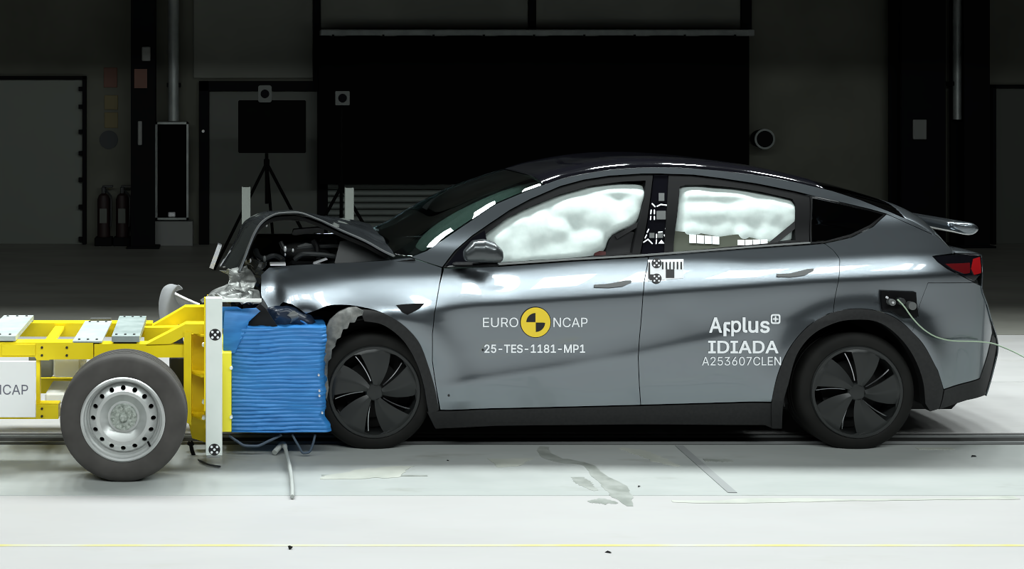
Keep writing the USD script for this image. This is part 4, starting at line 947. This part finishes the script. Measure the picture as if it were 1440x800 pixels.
# ---- wheels
def car_wheel(loc, rot, yaw=0.0, mirror=False):
    w = UsdGeom.Xform.Define(stage, str(car.GetPath()) + '/' + numbered(str(car.GetPath()), 'wheel'))
    s = -1 if mirror else 1
    ca, sa = math.cos(yaw), math.sin(yaw)
    def place(m):
        m = tm(m); v = m.vertices * [1, s, 1]
        v = np.c_[v[:, 0] * ca - v[:, 1] * sa, v[:, 0] * sa + v[:, 1] * ca, v[:, 2]] + loc
        v[:, 2] = np.maximum(v[:, 2], .0006)
        m = trimesh.Trimesh(v, m.faces, process=False)
        if mirror: m.invert()
        return m
    wp = w.GetPrim(); R = .355
    prof = [(.270, .020), (.276, .008), (.292, .002), (.318, .004), (.337, .014), (.348, .030), (R, .055)]
    for k in range(4):
        y = .06 + k * .034; prof += [(R, y + .022), (R - .009, y + .025), (R - .009, y + .031), (R, y + .034)]
    prof += [(R, .205), (.348, .228), (.337, .243), (.318, .252), (.292, .255), (.276, .25), (.270, .24)]
    obj('tyre', place(lathe(prof, 96)), 'rubber', wp)
    obj('rim', place(lathe([(.271, .012), (.274, .008), (.271, .004), (.266, .008), (.258, .03), (.25, .06), (.245, .2), (.268, .25), (.272, .25)], 96)), 'alloy' if False else 'wheel_cover', wp)
    obj('brake_disc', place(lathe([(.001, .10), (.17, .10), (.17, .13), (.24, .14), (.24, .2), (.001, .2)], 48)), 'black_void', wp)
    RC = .262
    for k in range(5):
        a0 = math.radians(rot + 72 * k); pts = []
        def edge(sign, rr):
            sw = math.radians(16) * (rr / RC - .3)
            hw = np.interp(rr / RC, [.18, .45, .75, .93], [math.radians(12), math.radians(12), math.radians(13), math.radians(14)])
            return sw + sign * hw
        rs = np.linspace(.17 * RC, .93 * RC, 12)
        L = [(r, a0 + edge(1, r)) for r in rs]; Rr = [(r, a0 + 2 * math.pi / 5 + edge(-1, r)) for r in rs]
        nu = 14; G = np.zeros((nu, 13, 3))
        for i, t in enumerate(np.linspace(0, 1, nu)):
            for j in range(12):
                r = rs[j]; a = L[j][1] * (1 - t) + Rr[j][1] * t
                y = .004 + .012 * (r / RC - .5) ** 2 - .022 * (t - .5) * (r / RC) * 1.2 + .010 * (1 - abs(2 * t - 1)) * -1
                G[i, j] = (r * math.cos(a), y, r * math.sin(a))
            aL = L[-1][1] * (1 - t) + Rr[-1][1] * t
            r = RC; a_out = (a0 + edge(0, rs[-1]) + .02) * (1 - t) + (a0 + 2 * math.pi / 5 + edge(0, rs[-1]) - .02) * t
            G[i, 12] = (r * math.cos(a_out), .008, r * math.sin(a_out))
        obj('cover_blade', place(shell(G[::-1], .008) if True else None), 'wheel_cover', wp, smooth=35)
        am = a0 + edge(0, .5 * RC)
        rib = []
        for off in (-.10,):
            rr = np.linspace(.25 * RC, .9 * RC, 8)
            rib.append(tube([(r * math.cos(a0 + edge(0, r) + off * 1.2), .026, r * math.sin(a0 + edge(0, r) + off * 1.2)) for r in rr], .0045, 6))
        obj('alloy_rib', place(trimesh.util.concatenate(rib)), 'alloy', wp, 'bright rib inside the wheel slot')
    obj('hub_cap', place(lathe([(.001, .0), (.030, .0), (.046, .004), (.052, .012), (.052, .05), (.001, .05)], 40)), 'wheel_cover', wp)
    obj('outer_ring', place(lathe([(.252, .003), (.268, .002), (.272, .01), (.262, .03), (.252, .02)], 96)), 'wheel_cover', wp)
    return w
yr = .055
car_wheel(np.array([(1206 - CX) * S(yr), yr, .338]), 103)
car_wheel(np.array([(527 - CX) * S(yr), yr, .338]), 115, math.radians(2))
car_wheel(np.array([(1206 - CX) * S(yr), 2 * YC - yr, .338]), 103, mirror=True)
car_wheel(np.array([(527 - CX) * S(yr) - .2, 2 * YC - yr, .338]), 115, mirror=True)
def liner(c, r, a0, a1, y0, y1):
    a = np.linspace(math.radians(a0), math.radians(a1), 40)
    G = np.array([[(c[0] + r * math.cos(t), y, c[1] + r * math.sin(t)) for y in (y0, y1)] for t in a])
    m = shell(G, .01); back = [(c[0] + r * math.cos(t), c[1] + r * math.sin(t)) for t in a]
    return [m, extr(Polygon(back), y1, y1 + .01)]
obj('wheel_well', liner((HR[0], .34), .43, -12, 192, .075, .40), 'black_void', car, smooth=40)
obj('wheel_well', liner((HF[0] - .02, .34), .425, -8, 150, .075, .40), 'black_void', car, smooth=40)

# ---- underbody, cabin, seats
obj('floor_pan', boxm(.55, 4.45, .22, 1.70, .19, .34, .04), 'black_void', car)
obj('rear_underbody', boxm(4.05, 4.5, .32, 1.60, .30, .62, .05), 'black_void', car)
obj('bulkhead', boxm(1.02, 1.10, .16, 1.76, .30, 1.06, .02), 'black_void', car)
obj('dashboard', trimesh.convex.convex_hull(np.array([(1.12, .17, .80), (1.12, 1.75, .80), (1.12, .17, 1.09), (1.12, 1.75, 1.09), (1.62, .2, 1.02), (1.62, 1.72, 1.02), (1.66, .2, .82), (1.66, 1.72, .82)])), 'black_fabric', car)
obj('scuttle', shell(np.array([[(x, y, z - .0 * y) for y in np.linspace(.14, 1.78, 12)] for x, z in ((.93, 1.075), (1.02, 1.10), (1.14, 1.115))]), .01), 'black_trim', car)
obj('inner_door_skin', extr(sidepoly(door1).buffer(-.03), .18, .20), 'black_fabric', car, smooth=False)
obj('inner_door_skin', extr(sidepoly(door2).buffer(-.03), .18, .20), 'black_fabric', car, smooth=False)
obj('inner_quarter_skin', extr(sidepoly(quarter).difference(sidepoly(A_OUT)).buffer(-.04), .30, .32), 'black_void', car, smooth=False)
for nm, pts, mt in (('far_wing', [(470, 369)] + [p for p in fender if p[0] > 480 and not (505 < p[0] < 612 and p[1] > 430)], 'car_paint'), ('far_front_door', door1, 'car_paint'), ('far_rear_door', door2, 'car_paint'), ('far_quarter_panel', quarter, 'car_paint'), ('far_bumper', bumper, 'car_paint'), ('far_side_rail', rail_low + rail_up, 'car_paint')):
    m, nn = side_surface(sidepoly(pts).buffer(-.002), .04, 0, .03, mirror=True); obj(nm, m, mt, car, normals=nn)
for nm, g, op in (('far_window_frame', f1, open1), ('far_window_frame', f2, open2)):
    m, nn = side_surface(g.difference(sidepoly(op)).buffer(-.002), .04, .006, .04, mirror=True); obj(nm, m, 'black_trim', car, normals=nn)
m, nn = side_surface(sidepoly([(919, 245), (940, 245.5), (934, 358), (900, 361.5), (913.5, 290)]), .04, .014, .04, mirror=True); obj('far_pillar', m, 'black_gloss', car, normals=nn)
m, nn = side_surface(sidepoly([(600, 579), (901, 570.5), (1098, 570), (1100, 603), (612, 603)]), .04, 0, .2, mirror=True); obj('far_sill', m, 'black_cladding', car, normals=nn)
def seat(X, Y, w, parent=car):
    st = thing('seat', None, None, parent=parent)
    obj('cushion', boxm(X - .52, X + .05, Y - w / 2, Y + w / 2, .40, .62, .07), 'black_fabric', st)
    br = boxm(-.07, .07, -w / 2, w / 2, 0, .62, .06); br.apply_transform(trimesh.transformations.rotation_matrix(math.radians(18), [0, 1, 0])); br.apply_translation([X, Y, .58]); obj('backrest', br, 'black_fabric', st)
    hr = boxm(-.055, .055, -.13, .13, 0, .2, .05); hr.apply_transform(trimesh.transformations.rotation_matrix(math.radians(12), [0, 1, 0])); hr.apply_translation([X + .2, Y, 1.17]); obj('headrest', hr, 'black_fabric', st)
    return st
seat(2.36, .56, .48); seat(2.36, 1.36, .48)
bs = thing('rear_seat', None, None, parent=car)
obj('cushion', boxm(2.85, 3.45, .30, 1.62, .40, .64, .06), 'black_fabric', bs)
m = boxm(-.08, .08, .30, 1.62, 0, .55, .05); m.apply_transform(trimesh.transformations.rotation_matrix(math.radians(20), [0, 1, 0])); m.apply_translation([3.42, 0, .58]); obj('backrest', m, 'black_fabric', bs)
obj('parcel_shelf', boxm(3.62, 4.3, .36, 1.56, .98, 1.0, .01), 'black_void', car)

# ---- airbags
def airbag(poly, lobes, name, off=.075, amp=.058, parent=car, label=None):
    pg = np.array(smoothring(poly + [poly[0]], 4)); q = onside(pg[:, 0], pg[:, 1], off)
    g = Polygon(q[:, [0, 2]]).buffer(0)
    p, tri, rings = fillpoly(g, .011)
    X, Z = p[:, 0], p[:, 1]
    base = side(X, Z) + off
    d = base - CAM_Y; px = CX + X * F / d; py = CY + (CAM_Z - Z) * F / d
    L = np.stack([np.maximum(1 - ((px - a) / (1.75 * sx)) ** 2 - ((py - b) / (1.75 * sy)) ** 2, -.3) * w for a, b, sx, sy, w in lobes])
    h = np.log(np.exp(L * 4.5).sum(0)) / 4.5
    edge = shapely.distance(shapely.points(p), g.exterior)
    e = np.sqrt(np.clip(edge / .05, 0, 1))
    wr = (meshkit.fbm(np.c_[px * .05, py * .06, px * 0], 2, 5) - .5) * .010
    Y = base - (amp * np.clip(h, 0, 1.2) + .01 + wr) * e
    k = len(p)
    v = np.vstack([np.c_[X, Y, Z], np.c_[X, base + .09 * e, Z]])
    t = v[tri]; fn = np.cross(t[:, 1] - t[:, 0], t[:, 2] - t[:, 0]); tri = np.where((fn[:, 1] > 0)[:, None], tri[:, ::-1], tri)
    f = [tri, tri[:, ::-1] + k]
    for r in rings:
        j = np.roll(r, -1); f += [np.c_[r, j, j + k], np.c_[r, j + k, r + k]]
    m = trimesh.Trimesh(v, np.vstack(f), process=False); trimesh.repair.fix_winding(m)
    if m.volume < 0: m.invert()
    return obj(name, m, 'airbag', parent, label, smooth=True)
airbag([(688, 352), (678, 332), (700, 312), (716, 302), (744, 288), (788, 270), (832, 258), (872, 257), (898, 260), (908, 266), (910, 280), (901, 306), (888, 318), (867, 328), (856, 336), (850, 351), (840, 358), (820, 366), (760, 372), (700, 377)],
       [(704, 340, 13, 24, 1), (727, 312, 15, 16, .9), (731, 345, 14, 22, 1.0), (757, 318, 14, 22, 1.05), (770, 350, 18, 15, .85), (782, 322, 14, 14, 1.1), (805, 292, 28, 15, 1.0), (800, 348, 20, 17, .95), (832, 338, 16, 14, 1.1), (842, 298, 22, 22, 1.15), (868, 312, 14, 16, 1.0), (885, 292, 14, 18, .8), (896, 272, 10, 12, 1.0), (862, 267, 32, 8, .9)], 'front_curtain_airbag', label='white curtain airbag in the front window')
airbag([(944, 326), (950, 270), (958, 258), (975, 256), (993, 260.5), (1030, 263), (1065, 269), (1095, 275), (1112, 280), (1122, 290), (1124, 320), (1100, 346), (1060, 350), (1000, 354), (944, 360)],
       [(978, 272, 34, 9, 1), (985, 298, 36, 14, 1.05), (972, 322, 26, 12, 1.0), (1025, 272, 30, 9, .9), (1046, 298, 20, 18, 1.1), (1041, 326, 12, 12, 1.1), (1012, 324, 18, 13, .9), (1082, 296, 18, 18, 1.0), (1104, 298, 14, 20, 1.0), (1076, 328, 20, 14, .9), (1090, 277, 26, 8, .8)], 'rear_curtain_airbag', label='white curtain airbag in the rear window')
m = superell((0, 0, 0), (.56, .46, .16), 2.3, 24); m.apply_transform(trimesh.transformations.rotation_matrix(math.radians(-25), [0, 1, 0])); m.apply_translation([1.80, 1.10, 1.225])
obj('passenger_airbag', m, 'airbag', car, smooth=60)
obj('driver_airbag', superell((1.92, .62, 1.08), (.17, .28, .26), 2.2, 20), 'airbag', car, smooth=60)
obj('seat_belt', shell(np.array([[onside(865, 331, .03), onside(902, 309, .03)], [onside(868, 336, .03), onside(902, 316, .03)]]), .006), 'black_fabric', car)
obj('seat_belt', shell(np.array([[onside(1081, 341, .012), onside(1120, 309, .012)], [onside(1092, 342, .012), onside(1120, 320, .012)]]), .006), 'black_fabric', car)
panel('seat_shoulder', [(856, 340), (862, 330), (876, 324), (892, 326), (897, 345), (890, 357), (850, 360)], 'black_fabric', label='dark seat shoulder', off=.05, depth=.2)
panel('red_trim', [(836, 352), (852, 354), (852, 362), (836, 363)], 'red_fabric', label='small red seat trim', off=.045, depth=.05, gap=0)
ds = panel('door_card', [(946, 325), (980, 327), (1011, 333), (1037, 329.5), (1060, 335), (1084, 340), (1084, 348), (946, 357)], 'olive_fabric', label='olive grey padding at the foot of the rear window', off=.012, depth=.05, gap=0)
for (x0_, x1_, y0_, y1_, sl) in ((969, 1012, 329.5, 341.5, .08), (1037, 1080, 337.5, 345, -.02)):
    for k in range(4):
        w_ = (x1_ - x0_) / 4
        a_ = x0_ + k * w_ + .6; b_ = a_ + w_ - 1.2
        panel('printed_label', [(a_, y0_ + (a_ - x0_) * sl), (b_, y0_ + (b_ - x0_) * sl), (b_, y1_ + (b_ - x0_) * sl * .6), (a_, y1_ + (a_ - x0_) * sl * .6)], 'white_vinyl', ds, 'small white label', off=.007, depth=.004, gap=0, step=.01)

# ---- crushed nose
def bon(pts, Y): return [P(a, b, Y) for a, b in pts]
near = spline(bon([(335, 381), (343, 362), (350, 343), (357, 327), (366, 313), (378, 304), (393, 298.5), (416, 297.5), (447, 307), (481, 323), (515, 338), (542, 353), (555, 359)], .15), 60)
far = spline([np.array([x, 1.74, z]) for x, z in ((-.04, .855), (.05, .96), (.10, 1.03), (.15, 1.14), (.25, 1.20), (.45, 1.235), (.70, 1.225), (.90, 1.20), (1.05, 1.165))], 60)
mid = .5 * near + .5 * far; mid[:, 1] = .95; mid[:, 2] += .02
mid[:25, 0] -= .05
G0 = np.array([spline([near[i], mid[i], far[i]], 26) for i in range(60)])
k = meshkit.fbm(G0.reshape(-1, 3) * 5, 3, 12).reshape(G0.shape[:2]) - .5
G0[..., 2] += k * .04 * np.sin(np.linspace(0, np.pi, 26))[None]
hood = obj('bonnet', up(G0, .012), 'car_paint', car, 'buckled bonnet folded up in the middle', smooth=40)
obj('bonnet_liner', up(G0[2:-2, 1:-1] - [0, 0, .03], .02), 'black_void', hood, 'black underside of the bonnet', smooth=40)
obj('bonnet_rim', tube(near + [0, -.004, -.004], .0045, 8), 'mid_part', hood, 'thin folded bonnet edge')
obj('head_lamp', shell(np.array([[(-.075 + .02 * j, 1.50 + .13 * i, .86 + .055 * j - .01 * i) for j in range(4)] for i in range(3)]) + [0, 0, .01], .03), 'lamp_lens', car, 'far head lamp lens, pale to paint in a glint', smooth=50)  # pale lens colour also carries the glint off the bonnet corner
obj('front_compartment', boxm(.12, 1.0, .34, 1.66, .40, .93, .06), 'black_void', car)
obj('front_compartment_wall', boxm(.16, 1.0, 1.62, 1.70, .40, 1.10, .02), 'black_void', car)
def part_px(name, pts, Y0, Y1, m_, lab=None):
    obj(name, ext(pts, Y0, Y1), m_, car, lab, smooth=20)
part_px('cross_bracket', [(411, 330), (413, 323), (447, 320), (456, 322), (455, 329), (440, 327), (416, 331)], .55, .62, 'mid_part', 'grey bracket under the bonnet')
part_px('hinge_arm', [(494, 339), (498, 333), (514, 341), (528, 347), (524, 349)], .36, .40, 'bright_part', 'pale bonnet hinge arm')
part_px('strut', [(440, 372.5), (441, 369), (459, 363), (461, 365)], .22, .25, 'bright_part', 'thin pale strut')
part_px('wing_bracket', [(380, 374), (380, 371), (402, 370.5), (402, 373.5)], .14, .22, 'bright_part', 'pale bracket on the wing tip')
obj('reservoir', superell(P(462, 341, .6), (.055, .06, .035), 2.6, 14), 'mid_part', car, smooth=50)
obj('suspension_dome', superell(P(430, 352, .5), (.16, .12, .055), 2.4, 16), 'black_void', car, smooth=50)
obj('wiring_loom', tube([P(395, 340, .45), P(404, 352, .42), P(430, 349, .4), P(470, 346, .4), P(500, 352, .4)], .014, 8, 30), 'dark_part', car)
obj('wiring_loom', tube([P(360, 352, .5), P(372, 364, .4), P(384, 360, .4), P(398, 366, .35)], .018, 8, 30), 'dark_part', car)
obj('motor_cover', boxm(.62, .92, .5, 1.3, .93, 1.06, .03), 'dark_part', car)
obj('fuse_box', boxm(.40, .58, .42, .62, .92, 1.07, .02), 'black_trim', car)
obj('washer_neck', tube([P(448, 366, .3), P(446, 350, .34), P(440, 338, .36)], .018, 8, 14), 'black_trim', car)
obj('coolant_hose', tube([P(415, 365, .3), P(428, 357, .28), P(450, 358, .3), P(476, 362, .34)], .016, 8, 24), 'dark_part', car)
obj('hinge_bracket', ext([(418, 346), (430, 342), (447, 345), (444, 350), (424, 352)], .4, .43), 'mid_part', car, smooth=20)
obj('cross_tube', tube([P(446, 364, .45), P(470, 357, .5), P(500, 350, .6)], .010, 8, 10), 'mid_part', car)
obj('inner_wing', shell(np.array([[P(x, y, .26) for x, y in ((470, 372), (490, 371), (520, 369), (548, 367))], [P(x, y, .32) for x, y in ((478, 340), (492, 338), (520, 346), (545, 356))]]), .01), 'dark_part', car)
for (px, py, r_, Y) in ((375, 316, 2.2, .3), (352, 366.5, 2.0, .3), (401, 350, 3.0, .34), (412, 352, 2.0, .34), (401, 358, 1.6, .33), (372, 364, 3.2, .34)):
    obj('fixing_clip', superell(P(px, py, Y), (r_ * .8 * .0043, .012, r_ * 1.5 * .0043), 2.2, 8), 'bright_part' if r_ < 3.1 else 'mid_part', car, smooth=60)
# crumpled metal mass between barrier top and bonnet
def crumple(name, rows, seed, amp, m_, lab=None, nu=40, nv=24):
    rows = np.array([spline(r, nu) for r in rows])
    from scipy.interpolate import PchipInterpolator
    G = PchipInterpolator(np.linspace(0, 1, len(rows)), rows, axis=0)(np.linspace(0, 1, nv))
    q = G.reshape(-1, 3) * 9
    for ax in range(3):
        G[..., ax] += ((np.abs(meshkit.fbm(q + ax * 7.7, 3, seed + ax) - .5) * 2 - .25) * amp).reshape(G.shape[:2])
    obj(name, shell(G, .006), m_, car, lab, smooth=20)
crumple('crushed_nose', [[P(312, 380, .3), P(322, 395, .2), P(318, 405, .15), P(300, 416, .1), P(292, 424, .1)], [P(330, 381, .2), P(338, 394, .14), P(340, 408, .08), P(336, 416, .05), P(334, 424, .02)], [P(350, 378, .2), P(356, 390, .12), P(360, 405, .08), P(364, 414, .05), P(368, 424, .03)]], 40, .07, 'crushed_metal', 'crumpled grey metal of the nose')
crumple('crushed_nose', [[P(330, 376, .9), P(322, 395, .9), P(312, 420, .9)], [P(345, 372, .5), P(345, 395, .45), P(340, 424, .4)], [P(372, 368, .3), P(370, 390, .3), P(366, 424, .3)]], 50, .09, 'dark_part', 'dark crushed structure behind the nose')
crumple('crash_beam', [[P(283, 420, .6), P(292, 414, .6), P(310, 404, .6), P(322, 396, .6)], [P(285, 424, .4), P(300, 421, .4), P(318, 417, .4), P(335, 414, .4)]], 60, .03, 'crushed_metal', 'bent front beam', 24, 10)
crumple('torn_liner', [[P(372, 436, -.02), P(379, 450, -.02), P(388, 462, 0)], [P(388, 430, .02), P(400, 442, -.04), P(402, 460, 0)], [P(412, 432, .05), P(428, 446, 0), (P(436, 462, 0))], [P(430, 443, .08), P(445, 455, .04), P(452, 464, .04)]], 70, .035, 'navy_part', 'dark torn wheel arch liner')
crumple('blue_shard', [[P(404, 444, -.03), P(410, 449, -.04), P(408, 454, -.03)], [P(414, 438, -.02), P(420, 444, -.04), P(416, 450, -.02)]], 80, .015, 'mid_part', 'small bent shard', 12, 8)
crumple('blue_shard', [[P(414, 447, .0), P(424, 452, -.03), P(433, 462, -.02)], [P(420, 445, .02), P(431, 452, .0), P(441, 463, .0)]], 84, .015, 'blue_aluminium', 'blue torn strip over the barrier', 14, 8)
part_px('side_member', [(366, 424), (370, 422), (395, 462), (384, 462)], .02, .1, 'mid_part', 'grey bent rail end')
obj('firewall_filler', boxm(.3, .98, .2, .5, .42, .78, .05), 'black_void', car)
# torn-off corner of the bumper cover, far side
yb = 1.55
o1 = np.array([P(a, b, yb + .10) for a, b in ((226, 452), (223, 430), (226, 412), (231, 403), (240, 399))])
o2 = np.array([P(a, b, yb - .04) for a, b in ((236, 450), (237, 432), (241, 414), (246, 405), (250, 401))])
o3 = np.array([P(a, b, yb) for a, b in ((268, 436), (258, 430), (250, 421), (247, 412), (257, 407))])
cov = obj('bumper_corner', loft([o1, o2, o3], 24, 14, .012), 'bumper_grey', car, 'torn grey bumper corner standing over the trolley', smooth=60)
obj('bumper_lip', loft([[P(246, 410.5, yb - .02), P(262, 418.5, yb - .02), P(281, 426.5, yb - .02)], [P(246, 414, yb - .03), P(262, 421.5, yb - .03), P(281, 430, yb - .03)], [P(246, 436, yb), P(262, 437, yb), P(281, 432, yb)]], 16, 8, .01), 'bumper_grey', cov, 'bumper lip', smooth=40)
obj('bumper_lip', loft([[P(246, 410.5, yb - .04), P(262, 418.5, yb - .04), P(281, 426.5, yb - .04)], [P(246, 413.5, yb - .05), P(262, 421, yb - .05), P(281, 429, yb - .05)]], 16, 4, .01), 'white_panel', cov, 'bright edge of the bumper lip', smooth=40)
